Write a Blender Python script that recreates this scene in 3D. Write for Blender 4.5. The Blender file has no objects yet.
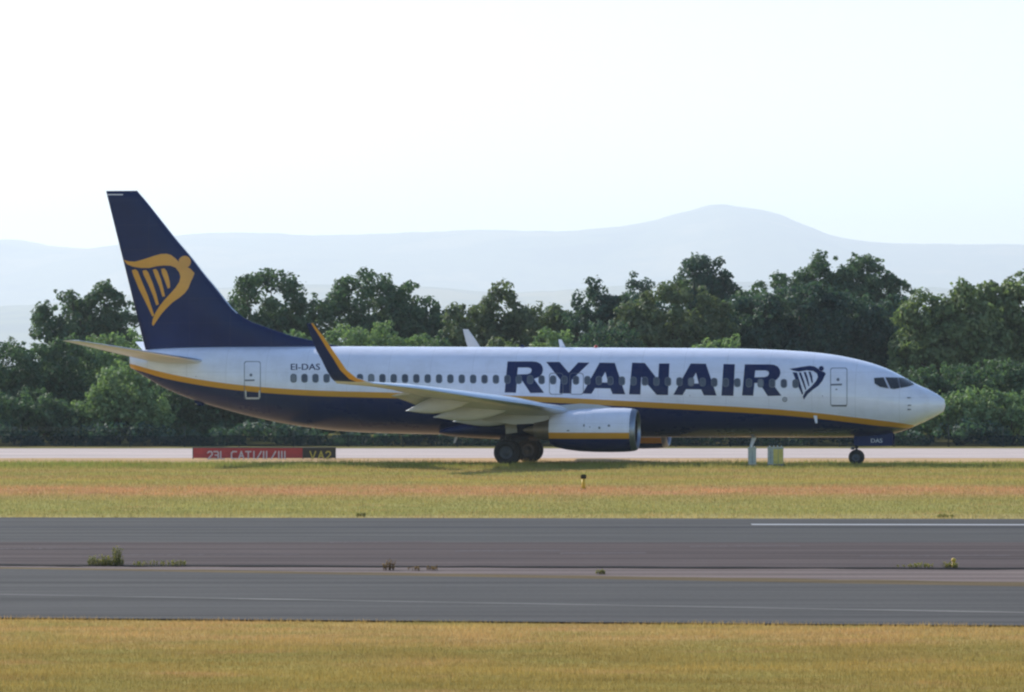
import bpy, bmesh, math, random
import numpy as np
from mathutils import Vector, Matrix
from mathutils.geometry import delaunay_2d_cdt

random.seed(7)
RNG = np.random.default_rng(11)
sc = bpy.context.scene
COL = sc.collection
R = math.radians

# ------------------------------------------------------------------ camera, sky, sun, exposure
F = 5050.0                      # focal length in pixels (a long telephoto)
EYE = 4.5                       # height of the eye above the airfield
HOR = 365.0                     # row of the horizon
cam = bpy.data.cameras.new('camera')
cam.sensor_width = 36.0
cam.lens = F / 1024 * 36.0
cam.clip_start = 1.0
cam.clip_end = 40000.0
cam_o = bpy.data.objects.new('camera', cam)
COL.objects.link(cam_o)
cam_o.location = (0, 0, EYE)
cam_o.rotation_euler = (R(90) + math.atan((HOR - 346) / F), 0, 0)
sc.camera = cam_o

SUN_EL, SUN_AZ = R(28), R(-42)  # azimuth clockwise from +Y: behind the scene, to the left
w = bpy.data.worlds.new('World')
sc.world = w
w.use_nodes = True
wn = w.node_tree
sky = wn.nodes.new('ShaderNodeTexSky')
sky.sky_type = 'NISHITA'
sky.sun_disc = False
sky.sun_elevation = SUN_EL
sky.sun_rotation = SUN_AZ
sky.altitude = 80
sky.air_density = 1.0
sky.dust_density = .25
sky.ozone_density = 2.8
bg = wn.nodes['Background']
wn.links.new(sky.outputs[0], bg.inputs[0])
bg.inputs[1].default_value = 0.13

sl = bpy.data.lights.new('sun', 'SUN')
sl.energy = 5.0
sl.angle = R(0.6)
sl.color = (1.0, 0.95, 0.87)
so = bpy.data.objects.new('sun', sl)
COL.objects.link(so)
sv = Vector((math.sin(SUN_AZ) * math.cos(SUN_EL), math.cos(SUN_AZ) * math.cos(SUN_EL), math.sin(SUN_EL)))
so.rotation_euler = (-sv).to_track_quat('-Z', 'Y').to_euler()
so.location = (-60, 120, 150)

sc.view_settings.view_transform = 'Standard'
sc.view_settings.look = 'None'
sc.view_settings.exposure = 0.56
sc.view_settings.gamma = 1.0
sc.view_settings.use_curve_mapping = False
sc.render.engine = 'CYCLES'
sc.cycles.use_denoising = True
sc.cycles.max_bounces = 8
sc.cycles.volume_bounces = 0
sc.cycles.pixel_filter_type = 'BLACKMAN_HARRIS'
sc.cycles.filter_width = 2.3
sc.render.filter_size = 2.3

# ------------------------------------------------------------------ small helpers
def lin(r, g, b):
    def f(c):
        c /= 255.0
        return c / 12.92 if c <= .04045 else ((c + .055) / 1.055) ** 2.4
    return (f(r), f(g), f(b))

def material(name, col=(.5, .5, .5), rough=.6, metal=0.0, coat=0.0, spec=.5):
    m = bpy.data.materials.new(name)
    m.use_nodes = True
    p = m.node_tree.nodes['Principled BSDF']
    p.inputs['Base Color'].default_value = (*col, 1)
    p.inputs['Roughness'].default_value = rough
    p.inputs['Metallic'].default_value = metal
    p.inputs['Specular IOR Level'].default_value = spec
    p.inputs['Coat Weight'].default_value = coat
    p.inputs['Coat Roughness'].default_value = .08
    return m

class NT:
    """tiny node-tree writer"""
    def __init__(s, m):
        s.t = m.node_tree
        s.p = s.t.nodes.get('Principled BSDF')
    def n(s, kind, **kw):
        nd = s.t.nodes.new(kind)
        for k, v in kw.items():
            setattr(nd, k, v)
        return nd
    def l(s, a, b):
        s.t.links.new(a, b)
    def coords(s, scale=(1, 1, 1)):
        tc = s.n('ShaderNodeTexCoord')
        mp = s.n('ShaderNodeMapping')
        mp.inputs['Scale'].default_value = scale
        s.l(tc.outputs['Object'], mp.inputs['Vector'])
        return mp.outputs[0]
    def noise(s, vec, scale, detail=4, rough=.55):
        nd = s.n('ShaderNodeTexNoise')
        nd.inputs['Scale'].default_value = scale
        nd.inputs['Detail'].default_value = detail
        nd.inputs['Roughness'].default_value = rough
        s.l(vec, nd.inputs['Vector'])
        return nd.outputs[0]
    def ramp(s, fac, stops, interp='LINEAR'):
        nd = s.n('ShaderNodeValToRGB')
        cr = nd.color_ramp
        cr.interpolation = interp
        while len(cr.elements) < len(stops):
            cr.elements.new(.5)
        for e, (pos, c) in zip(cr.elements, stops):
            e.position = pos
            e.color = (*c, 1)
        s.l(fac, nd.inputs[0])
        return nd.outputs[0]
    def mix(s, fac, a, b, mode='MIX'):
        nd = s.n('ShaderNodeMixRGB', blend_type=mode)
        for sock, v in ((nd.inputs[0], fac), (nd.inputs[1], a), (nd.inputs[2], b)):
            if hasattr(v, 'is_output'):
                s.l(v, sock)
            elif isinstance(v, (int, float)):
                sock.default_value = v
            else:
                sock.default_value = (*v, 1)
        return nd.outputs[0]
    def math(s, op, a, b=None):
        nd = s.n('ShaderNodeMath', operation=op)
        for sock, v in ((nd.inputs[0], a), (nd.inputs[1], b)):
            if v is None:
                continue
            if hasattr(v, 'is_output'):
                s.l(v, sock)
            else:
                sock.default_value = v
        return nd.outputs[0]
    def bump(s, h, strength=.3, dist=.02):
        nd = s.n('ShaderNodeBump')
        nd.inputs['Strength'].default_value = strength
        nd.inputs['Distance'].default_value = dist
        s.l(h, nd.inputs['Height'])
        s.l(nd.outputs[0], s.p.inputs['Normal'])

def link_mesh(name, me, mats, parent=None):
    o = bpy.data.objects.new(name, me)
    COL.objects.link(o)
    for m in (mats if isinstance(mats, (list, tuple)) else [mats]):
        me.materials.append(m)
    if parent is not None:
        o.parent = parent
    return o

def obj(name, verts, faces, mats, parent=None, smooth=False, fm=None):
    me = bpy.data.meshes.new(name)
    me.from_pydata([tuple(map(float, v)) for v in verts], [], [tuple(map(int, f)) for f in faces])
    if fm is not None:
        me.polygons.foreach_set('material_index', np.array(fm, dtype=np.int32))
    if smooth:
        me.polygons.foreach_set('use_smooth', np.ones(len(me.polygons), dtype=bool))
    me.update()
    return link_mesh(name, me, mats, parent)

def fix_normals(o):
    bm = bmesh.new()
    bm.from_mesh(o.data)
    bmesh.ops.recalc_face_normals(bm, faces=bm.faces)
    bm.to_mesh(o.data)
    bm.free()
    return o

def obj_bm(name, bm, mats, parent=None, smooth=False):
    me = bpy.data.meshes.new(name)
    bmesh.ops.recalc_face_normals(bm, faces=bm.faces)
    if smooth:
        for f in bm.faces:
            f.smooth = True
    bm.to_mesh(me)
    bm.free()
    return link_mesh(name, me, mats, parent)

def box(bm, c, d, rot=None, bevel=0.0, mi=0):
    r = bmesh.ops.create_cube(bm, size=1.0)
    vs = r['verts']
    M = Matrix.Translation(c) @ (rot.to_4x4() if rot else Matrix.Identity(4)) @ Matrix.Diagonal((*d, 1))
    bmesh.ops.transform(bm, matrix=M, verts=vs)
    fs = set(f for v in vs for f in v.link_faces)
    for f in fs:
        f.material_index = mi
    if bevel:
        es = set(e for v in vs for e in v.link_edges)
        bmesh.ops.bevel(bm, geom=list(es), offset=bevel, segments=2, affect='EDGES', profile=.6, clamp_overlap=True)
    return vs

def tube(bm, pts, rad, seg=10, mi=0):
    """tapered tube along points"""
    pts = [Vector(p) for p in pts]
    rad = rad if isinstance(rad, (list, tuple)) else [rad] * len(pts)
    rings = []
    for i, p in enumerate(pts):
        d = (pts[min(i + 1, len(pts) - 1)] - pts[max(i - 1, 0)]).normalized()
        a = Vector((0, 0, 1)) if abs(d.z) < .9 else Vector((1, 0, 0))
        u = d.cross(a).normalized()
        v = d.cross(u).normalized()
        rings.append([bm.verts.new(p + (u * math.cos(t) + v * math.sin(t)) * rad[i]) for t in
                      [2 * math.pi * k / seg for k in range(seg)]])
    for a, b in zip(rings, rings[1:]):
        for k in range(seg):
            f = bm.faces.new((a[k], a[(k + 1) % seg], b[(k + 1) % seg], b[k]))
            f.material_index = mi
            f.smooth = True
    for r in (rings[0], rings[-1]):
        f = bm.faces.new(r)
        f.material_index = mi

def lathe(prof, axis_o, seg=28):
    """profile [(a, r)] turned about the local Y axis at axis_o (x, y, z); returns verts, faces"""
    ox, oy, oz = axis_o
    vs, fs = [], []
    for a, r in prof:
        for k in range(seg):
            t = 2 * math.pi * k / seg
            vs.append((ox + r * math.cos(t), oy + a, oz + r * math.sin(t)))
    for i in range(len(prof) - 1):
        for k in range(seg):
            k2 = (k + 1) % seg
            fs.append((i * seg + k, i * seg + k2, (i + 1) * seg + k2, (i + 1) * seg + k))
    return vs, fs

def empty(name, label, cat, loc=(0, 0, 0), rz=0.0, group=None):
    o = bpy.data.objects.new(name, None)
    COL.objects.link(o)
    o.empty_display_size = .3
    o.location = loc
    o.rotation_euler = (0, 0, rz)
    return tag(o, label, cat, group)

def tag(o, label=None, cat=None, group=None, kind=None):
    if label: o['label'] = label
    if cat: o['category'] = cat
    if group: o['group'] = group
    if kind: o['kind'] = kind
    return o

def pchip(xs, ys):
    xs = np.array(xs, float); ys = np.array(ys, float)
    o = np.argsort(xs); xs = xs[o]; ys = ys[o]
    h = np.diff(xs); d = np.diff(ys) / h
    m = np.zeros(len(xs)); m[0] = d[0]; m[-1] = d[-1]
    for i in range(1, len(xs) - 1):
        if d[i - 1] * d[i] > 0:
            w1 = 2 * h[i] + h[i - 1]; w2 = h[i] + 2 * h[i - 1]
            m[i] = (w1 + w2) / (w1 / d[i - 1] + w2 / d[i])
    def f(x):
        x = min(max(x, xs[0]), xs[-1])
        i = min(int(np.searchsorted(xs, x, side='right')) - 1, len(h) - 1)
        i = max(i, 0)
        t = (x - xs[i]) / h[i]
        return float((1 + 2 * t) * (1 - t) ** 2 * ys[i] + t * (1 - t) ** 2 * h[i] * m[i]
                     + t * t * (3 - 2 * t) * ys[i + 1] + t * t * (t - 1) * h[i] * m[i + 1])
    return f

def ground_y(py):               # distance of a ground row
    return EYE * F / (py - HOR)

def gp(px, py):                 # ground point seen at a pixel
    y = ground_y(py)
    return ((px - 512) / F * y, y)

def at(px, py, y):              # a point at a distance seen at a pixel
    return Vector(((px - 512) / F * y, y, EYE + (HOR - py) / F * y))

# ------------------------------------------------------------------ setting: ground, paving, hills
def grass_material(name, bands):
    m = material(name, rough=.95, spec=0)
    n = NT(m)
    tc = n.n('ShaderNodeTexCoord')
    sep = n.n('ShaderNodeSeparateXYZ')
    n.l(tc.outputs['Object'], sep.inputs[0])
    v1 = n.coords((.05, .5, 1))
    wob = n.noise(v1, 1.0, 3)
    yy = n.math('ADD', sep.outputs[1], n.math('MULTIPLY', n.math('SUBTRACT', wob, .5), 6.0))
    y0, y1 = bands[0][0], bands[-1][0]
    fac = n.math('DIVIDE', n.math('SUBTRACT', yy, y0), y1 - y0)
    c = n.ramp(fac, [((y - y0) / (y1 - y0), col) for y, col in bands])
    v2 = n.coords((.25, 1.6, 1))
    pat = n.noise(v2, .9, 5, .65)
    c = n.mix(.55, c, n.ramp(pat, [(.3, (.55, .55, .55)), (.7, (1.35, 1.3, 1.2))]), 'MULTIPLY')
    clump = n.noise(n.coords((.45, .8, 1)), 1.0, 4, .6)
    c = n.mix(n.ramp(clump, [(.46, (0, 0, 0)), (.64, (.75, .75, .75))]), c, (.32, .275, .09))
    rust = n.noise(n.coords((.22, .55, 3)), 1.3, 4, .6)
    c = n.mix(n.ramp(rust, [(.54, (0, 0, 0)), (.70, (.55, .55, .55))]), c, (.50, .28, .14))
    fine = n.noise(n.coords((6, 14, 1)), 1.0, 3, .7)
    c = n.mix(.5, c, n.ramp(fine, [(.3, (.6, .6, .6)), (.7, (1.3, 1.3, 1.3))]), 'MULTIPLY')
    n.l(c, n.p.inputs['Base Color'])
    n.bump(fine, .5, .06)
    return m

GOLD = (.45, .315, .115)
GOLDDK = (.38, .28, .09)
GREEN = (.27, .275, .075)
TAN = (.50, .285, .15)
YEL = (.40, .33, .10)
GRN2 = (.30, .29, .10)
BANDS = [(60, GOLDDK), (71, (.31, .24, .075)), (75, GOLDDK), (77.5, (.31, .24, .08)), (80.5, (.36, .27, .09)), (83, (.47, .32, .14)), (87, (.46, .33, .13)), (95, GOLD), (140, YEL), (150, (.42, .36, .17)), (153, GRN2), (160, (.33, .32, .12)),
         (168, (.33, .30, .11)), (173, (.40, .30, .13)), (177, TAN), (184, TAN), (187, (.42, .29, .13)), (192, (.34, .31, .11)), (197, YEL), (202, (.40, .28, .125)), (207, (.31, .31, .095)), (210, (.33, .31, .10)), (213, (.40, .29, .12)),
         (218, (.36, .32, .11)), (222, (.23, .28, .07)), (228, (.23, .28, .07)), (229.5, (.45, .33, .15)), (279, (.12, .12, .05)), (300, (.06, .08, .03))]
m_grass = grass_material('airfield grass', BANDS)

def sheet(name, pts, z, mat):
    o = obj(name, [(x, y, z) for x, y in pts], [tuple(range(len(pts)))], mat)
    return tag(o, kind='structure')

def wavy_strip(name, near, far, z, mat, amp=.25, nseg=160):
    """sheet between two lines given as ((x, y), (x, y)), with uneven long edges"""
    vs, fs = [], []
    r = random.Random(name)
    wa = [sum(r.uniform(-1, 1) * math.sin(i * .05 * (k + 1) * 2.2 + r.uniform(0, 6)) / (k + 1) for k in range(5)) for i in range(nseg + 1)]
    wb = [sum(r.uniform(-1, 1) * math.sin(i * .05 * (k + 1) * 2.2 + r.uniform(0, 6)) / (k + 1) for k in range(5)) for i in range(nseg + 1)]
    for i in range(nseg + 1):
        t = i / nseg
        xa = near[0][0] + (near[1][0] - near[0][0]) * t; ya = near[0][1] + (near[1][1] - near[0][1]) * t
        xb = far[0][0] + (far[1][0] - far[0][0]) * t; yb = far[0][1] + (far[1][1] - far[0][1]) * t
        vs += [(xa, ya + wa[i] * amp * .4, z), (xb, yb + wb[i] * amp * .4, z)]
    fs = [(2 * i, 2 * i + 2, 2 * i + 3, 2 * i + 1) for i in range(nseg)]
    return tag(obj(name, vs, fs, mat), kind='structure')

def asphalt(name, base, streak, scale=1.0, contrast=.5, rough=.85):
    m = material(name, rough=rough, spec=.03)
    n = NT(m)
    a = n.noise(n.coords((.012, .62, 1)), 1.0 * scale, 6, .68)
    b = n.noise(n.coords((.35, 1.1, 1)), .6, 4, .6)
    c = n.noise(n.coords((9, 9, 1)), 1.0, 3, .7)
    col = n.ramp(a, [(.28, tuple(x * (1 - contrast * .8) for x in base)), (.5, base), (.72, streak)])
    d_ = n.noise(n.coords((.05, 2.2, 1)), 1.0, 3, .6)
    col = n.mix(.6, col, n.ramp(d_, [(.35, (.78, .78, .78)), (.65, (1.18, 1.18, 1.18))]), 'MULTIPLY')
    col = n.mix(.6, col, n.ramp(b, [(.3, (.82, .82, .84)), (.7, (1.14, 1.13, 1.12))]), 'MULTIPLY')
    col = n.mix(.5, col, n.ramp(c, [(.3, (.75, .75, .75)), (.7, (1.22, 1.22, 1.22))]), 'MULTIPLY')
    n.l(col, n.p.inputs['Base Color'])
    n.bump(c, .25, .01)
    return m

ground = sheet('ground', [(-7500, -60), (7500, -60), (7500, 29800), (-7500, 29800)], 0.0, m_grass)

def line(p0, p1, x0=-60, x1=60):
    """extend the ground line through two pixels to x0..x1"""
    a, b = gp(*p0), gp(*p1)
    k = (b[1] - a[1]) / (b[0] - a[0])
    return ((x0, a[1] + k * (x0 - a[0])), (x1, a[1] + k * (x1 - a[0])))

m_asph = asphalt('grey runway asphalt', (.083, .080, .076), (.107, .103, .098))
m_lane = asphalt('near lane asphalt', (.085, .081, .077), (.107, .103, .098), 1.3)
m_brown = asphalt('worn brown asphalt', (.088, .068, .064), (.124, .098, .094), 1.5, .9)
m_pale = asphalt('dusty concrete', (.16, .125, .115), (.215, .17, .15), 1.5, .7)
m_sand = asphalt('sandy dirt', (.125, .092, .05), (.19, .14, .075), 1.2, .8, .95)
m_dark = asphalt('damp joint', (.012, .011, .011), (.028, .023, .02), 2, .6)
m_taxi = asphalt('pale taxiway concrete', (.50, .42, .385), (.58, .49, .45), .5, .3)
m_taxs = asphalt('tan taxiway shoulder', (.46, .31, .16), (.54, .37, .20), .8, .5, .95)
m_line = material('white runway paint', (.36, .36, .37), .7)
m_thin = asphalt('faded guide paint', (.15, .145, .135), (.26, .25, .23), 2, .5)

near_e = line((0, 619.5), (1024, 627.5))
far_e = line((0, 518), (1024, 519.5))
wavy_strip('runway', near_e, far_e, .020, m_asph, .12)
wavy_strip('runway_shoulder', line((0, 566.5), (1024, 570.5)), line((0, 542.8), (1024, 543.3)), .024, m_brown, .15)
wavy_strip('dusty_verge', line((0, 570), (1024, 587)), line((0, 566.2), (1024, 569.8)), .028, m_pale, .35)
wavy_strip('sandy_edge', line((0, 570.4), (1024, 588.8)), line((0, 568.4), (1024, 583.6)), .032, m_sand, .55)
wavy_strip('near_lane', near_e, line((0, 570.2), (1024, 588.2)), .036, m_lane, .12)
wavy_strip('pavement_joint', line((0, 567.2), (1024, 570.9)), line((0, 565.9), (1024, 569.5)), .040, m_dark, .6)
wavy_strip('guide_line', line((0, 596.8), (1024, 615.2)), line((0, 595.7), (1024, 613.9)), .040, m_thin, .03)
wa, wb = gp(752, 525.6), gp(752, 524.7)
wavy_strip('runway_marking', ((wa[0], wa[1]), (60, wa[1] - 2.2)), ((wa[0], wb[1]), (60, wb[1] - 2.2)), .024, m_line, .05)
tl = line((0, 528.5), (1024, 528.9)); tl2 = line((0, 527.4), (1024, 527.8))
wavy_strip('runway_seam', tl, tl2, .0225, asphalt('dark seam', (.056, .055, .06), (.07, .069, .072)), .1)
m_scuff = asphalt('scuffed asphalt', (.105, .088, .09), (.15, .13, .13), 2, .6)
for i, (xa, xb, ya, yb) in enumerate([(455, 560, 551.5, 552.6), (560, 646, 553.8, 555), (330, 432, 542.6, 543.6), (860, 1010, 556.6, 557.4), (120, 300, 555.5, 556.2), (690, 800, 547.0, 547.8), (0, 90, 549.4, 550.0)]):
    a_, b_ = gp(xa, yb), gp(xb, yb - .6); c_, d_ = gp(xb, ya - .6), gp(xa, ya)
    wavy_strip('asphalt_scuff', (a_, b_), (d_, c_), .0275, m_scuff, .45, 40)
wavy_strip('taxiway_shoulder', ((-140, 229.8), (140, 229.8)), ((-140, 243.5), (140, 243.5)), .012, m_taxs, .4)
wavy_strip('taxiway', ((-140, 243.5), (140, 243.5)), ((-140, 271.5), (140, 271.5)), .016, m_taxi, .35)

# hills: long ridges far beyond the trees
def ridge(name, ydist, depth_front, depth_back, prof, mat, rough):
    f = pchip([p[0] for p in prof], [p[1] for p in prof])
    nx, ny = 420, 30
    xs = np.linspace(-620, 1640, nx)
    vs, fs = [], []
    r = random.Random(name)
    ph = [(r.uniform(.5, 3), r.uniform(0, 6), r.uniform(0, 6)) for _ in range(9)]
    rg = [sum(math.sin(i * .19 * (k + 1) * 1.37 + ph[k][1]) / (k + 1) ** .8 for k in range(8)) * .34 for i in range(nx)]
    for j in range(ny):
        t = j / (ny - 1)
        y = ydist - depth_front + (depth_front + depth_back) * t
        e = (y - ydist) / (depth_front if y < ydist else depth_back)
        g = math.cos(min(1, abs(e)) * math.pi / 2) ** 1.3
        for i, px in enumerate(xs):
            x = (px - 512) / F * ydist
            top = EYE + (HOR - f(px) + rg[i]) / F * ydist
            bumpy = sum(math.sin(x * .0008 * a * (1 + k * .35) + b + y * .0007 * a + c) / (1 + k * .6) for k, (a, b, c) in enumerate(ph))
            z = top * g + bumpy * rough * g * (1 - g * .75)
            vs.append((x, y, max(z - 2, -.6)))
    for j in range(ny - 1):
        for i in range(nx - 1):
            fs.append((j * nx + i, j * nx + i + 1, (j + 1) * nx + i + 1, (j + 1) * nx + i))
    return tag(obj(name, vs, fs, mat, smooth=True), kind='structure')

m_hill = material('moorland', rough=1, spec=.05)
n = NT(m_hill)
pa = n.noise(n.coords((.0015, .0008, .0015)), 1.0, 5, .6)
n.l(n.ramp(pa, [(.38, (.05, .075, .035)), (.47, (.14, .16, .06)), (.53, (.11, .13, .055)), (.62, (.26, .23, .10))]), n.p.inputs['Base Color'])
ridge('moor_hills', 26000, 6400, 3200, [(-620, 250), (-300, 246), (-100, 247), (0, 242.5), (30, 241.5), (60, 247), (100, 249), (125, 245), (160, 239), (190, 234.5), (250, 233), (330, 236),
      (420, 232.5), (500, 231), (560, 231.5), (610, 229.5), (640, 225), (665, 218), (688, 211.2), (700, 207.6), (707, 205.6), (722, 205.8), (732, 208), (752, 210.4), (772, 215.2), (800, 227.5), (830, 237.5), (870, 243),
      (930, 244), (1024, 245.5), (1300, 247), (1640, 252)], m_hill, 30)
ridge('wooded_hills', 16500, 3600, 1800, [(-620, 310), (-200, 300), (0, 306), (120, 298), (260, 288), (400, 285), (520, 292), (640, 284), (760, 280), (860, 284), (1024, 292), (1300, 300), (1640, 310)], m_hill, 20)

# air: the far country fades into it
hz = bpy.data.materials.new('hazy summer air')
hz.use_nodes = True
hn = hz.node_tree
hn.nodes.clear()
ho = hn.nodes.new('ShaderNodeOutputMaterial')
hv = hn.nodes.new('ShaderNodeVolumePrincipled')
hv.inputs['Color'].default_value = (.82, .91, 1.0, 1)
hv.inputs['Density'].default_value = 0.80e-4
hv.inputs['Anisotropy'].default_value = .3
hn.links.new(hv.outputs[0], ho.inputs['Volume'])
bm = bmesh.new()
box(bm, (0, 14900, 434), (15200, 30000, 870))
tag(obj_bm('haze', bm, hz), kind='stuff')

# ------------------------------------------------------------------ blades of grass
def blades(name, xr, yr, count, hmin, hmax, wd, mat, keep=None, seed=1):
    r = np.random.default_rng(seed)
    x = r.uniform(*xr, count); y = r.uniform(*yr, count)
    if keep is not None:
        k = keep(x, y); x = x[k]; y = y[k]
    nn = len(x)
    patch = .5 + .5 * np.sin(x * .9 + 2 * np.sin(y * .7)) * np.sin(y * 1.3 + 1.7 * np.sin(x * .5))
    h = (hmin + (hmax - hmin) * r.random(nn) ** 2) * (.65 + .6 * patch)
    an = r.uniform(0, 2 * math.pi, nn)
    ln = r.uniform(.1, .7, nn) * h
    la = r.uniform(0, 2 * math.pi, nn)
    dx = np.cos(an) * wd / 2; dy = np.sin(an) * wd / 2
    v = np.zeros((nn, 3, 3), np.float32)
    v[:, 0] = np.stack([x - dx, y - dy, np.zeros(nn)], 1)
    v[:, 1] = np.stack([x + dx, y + dy, np.zeros(nn)], 1)
    v[:, 2] = np.stack([x + np.cos(la) * ln, y + np.sin(la) * ln, h], 1)
    me = bpy.data.meshes.new(name)
    me.vertices.add(nn * 3); me.vertices.foreach_set('co', v.ravel())
    me.loops.add(nn * 3); me.loops.foreach_set('vertex_index', np.arange(nn * 3, dtype=np.int32))
    me.polygons.add(nn); me.polygons.foreach_set('loop_start', np.arange(0, nn * 3, 3, dtype=np.int32))
    at_ = me.attributes.new('tint', 'FLOAT', 'FACE')
    at_.data.foreach_set('value', (.5 * r.random(nn) + .5 * patch).astype(np.float32))
    me.update()
    return tag(link_mesh(name, me, mat), kind='stuff')

def blade_material(name, bands):
    m = grass_material(name, bands)
    n = NT(m)
    src = n.p.inputs['Base Color'].links[0].from_socket
    a = n.n('ShaderNodeAttribute', attribute_name='tint')
    c = n.mix(.85, src, n.ramp(a.outputs['Fac'], [(.1, (.84, .82, .72)), (.5, (1.06, 1.03, 1)), (.9, (1.38, 1.25, 1.08))]), 'MULTIPLY')
    n.l(c, n.p.inputs['Base Color'])
    for l in list(n.p.inputs['Normal'].links):
        n.t.links.remove(l)
    tr = n.n('ShaderNodeBsdfTranslucent')
    n.l(c, tr.inputs[0])
    ms = n.n('ShaderNodeMixShader')
    ms.inputs[0].default_value = .35
    n.l(n.p.outputs[0], ms.inputs[1]); n.l(tr.outputs[0], ms.inputs[2])
    n.l(ms.outputs[0], n.t.nodes['Material Output'].inputs['Surface'])
    return m

m_blade = blade_material('dry grass blades', BANDS)
ek = (near_e[1][1] - near_e[0][1]) / (near_e[1][0] - near_e[0][0])
def edge_y(x): return near_e[0][1] + ek * (x - near_e[0][0])
blades('dry_grass', (-13, 13), (66, 93), 330000, .03, .10, .010, m_blade, lambda x, y: y < edge_y(x) - .02 * np.sin(x * 9) + .05, 3)
fk = (far_e[1][1] - far_e[0][1]) / (far_e[1][0] - far_e[0][0])
def fedge_y(x): return far_e[0][1] + fk * (x - far_e[0][0])
blades('mown_grass', (-27, 27), (144, 230.5), 260000, .04, .14, .028, m_blade, lambda x, y: y > fedge_y(x) + .1 * np.sin(x * 3), 4)

blades('verge_grass', (-27, 27), (219, 230.3), 60000, .09, .27, .030, m_blade, None, 9)

# ------------------------------------------------------------------ trees and bushes
def leaf_material(name, a, b, c, trans=.36):
    m = material(name, rough=.7, spec=.28)
    n = NT(m)
    at_ = n.n('ShaderNodeAttribute', attribute_name='tint')
    col = n.ramp(at_.outputs['Fac'], [(.1, a), (.5, b), (.95, c)])
    n.l(col, n.p.inputs['Base Color'])
    tr = n.n('ShaderNodeBsdfTranslucent')
    n.l(n.mix(1, col, (.98, 1.12, .62), 'MULTIPLY'), tr.inputs[0])
    ms = n.n('ShaderNodeMixShader')
    ms.inputs[0].default_value = trans
    n.l(n.p.outputs[0], ms.inputs[1]); n.l(tr.outputs[0], ms.inputs[2])
    n.l(ms.outputs[0], n.t.nodes['Material Output'].inputs['Surface'])
    return m

LEAF = {
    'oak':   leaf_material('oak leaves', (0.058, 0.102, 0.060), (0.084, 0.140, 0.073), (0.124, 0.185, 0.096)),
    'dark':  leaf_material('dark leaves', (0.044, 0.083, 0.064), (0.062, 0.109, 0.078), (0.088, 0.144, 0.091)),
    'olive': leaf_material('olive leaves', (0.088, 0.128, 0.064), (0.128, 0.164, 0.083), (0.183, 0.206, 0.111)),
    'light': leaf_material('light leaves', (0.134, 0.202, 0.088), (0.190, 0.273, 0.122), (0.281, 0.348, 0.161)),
    'grey':  leaf_material('grey green leaves', (.115, .160, .072), (.165, .215, .095), (.24, .285, .13)),
}
m_bark = material('bark', (.085, .065, .048), .95)
n = NT(m_bark)
bn = n.noise(n.coords((6, 6, 1.2)), 1.0, 5, .7)
n.l(n.ramp(bn, [(.3, (.04, .03, .022)), (.7, (.13, .105, .08))]), n.p.inputs['Base Color'])

def leaf_mesh(name, cx, cy, blobs, per_m2, size, seed):
    """leaf-sized faces scattered through clumps [(x, y, z, r, tint)]"""
    r = np.random.default_rng(seed)
    P, N, T, S = [], [], [], []
    for (bx, by, bz, br, bt) in blobs:
        k = max(12, int(per_m2 * 4 * math.pi * br * br))
        d = r.normal(size=(k, 3)); d /= np.linalg.norm(d, axis=1)[:, None]
        rad = br * (r.uniform(.25, 1.12, k) ** .45)
        lump = 1 + .22 * np.sin(d[:, 0] * 5 + bx * 3) * np.sin(d[:, 2] * 5 + bz * 2) + .12 * np.sin(d[:, 1] * 9 + by)
        p = np.array([bx, by, bz]) + d * (rad * lump)[:, None] * np.array([1, 1, .86])
        nn = d * .9 + r.normal(size=(k, 3)) * .48 + np.array([0, 0, .25])
        nn /= np.linalg.norm(nn, axis=1)[:, None]
        P.append(p); N.append(nn); T.append(np.clip(bt + r.normal(size=k) * .12, 0, 1)); S.append(size * r.uniform(.6, 1.35, k))
    P = np.concatenate(P); N = np.concatenate(N); T = np.concatenate(T); S = np.concatenate(S)
    k = len(P)
    a = np.cross(N, r.normal(size=(k, 3))); a /= np.linalg.norm(a, axis=1)[:, None]
    b = np.cross(N, a)
    a *= S[:, None] * .62; b *= S[:, None] * .36
    v = np.stack([P - a, P + b - a * .1 + N * S[:, None] * .06, P + a, P - b - a * .1 + N * S[:, None] * .06], 1).astype(np.float32)
    v[:, :, 2] = np.maximum(v[:, :, 2], .02)
    v[:, :, 0] -= cx; v[:, :, 1] -= cy
    me = bpy.data.meshes.new(name)
    me.vertices.add(k * 4); me.vertices.foreach_set('co', v.ravel())
    me.loops.add(k * 4); me.loops.foreach_set('vertex_index', np.arange(k * 4, dtype=np.int32))
    me.polygons.add(k); me.polygons.foreach_set('loop_start', np.arange(0, k * 4, 4, dtype=np.int32))
    t = me.attributes.new('tint', 'FLOAT', 'FACE')
    t.data.foreach_set('value', T.astype(np.float32))
    me.update()
    return me

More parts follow.
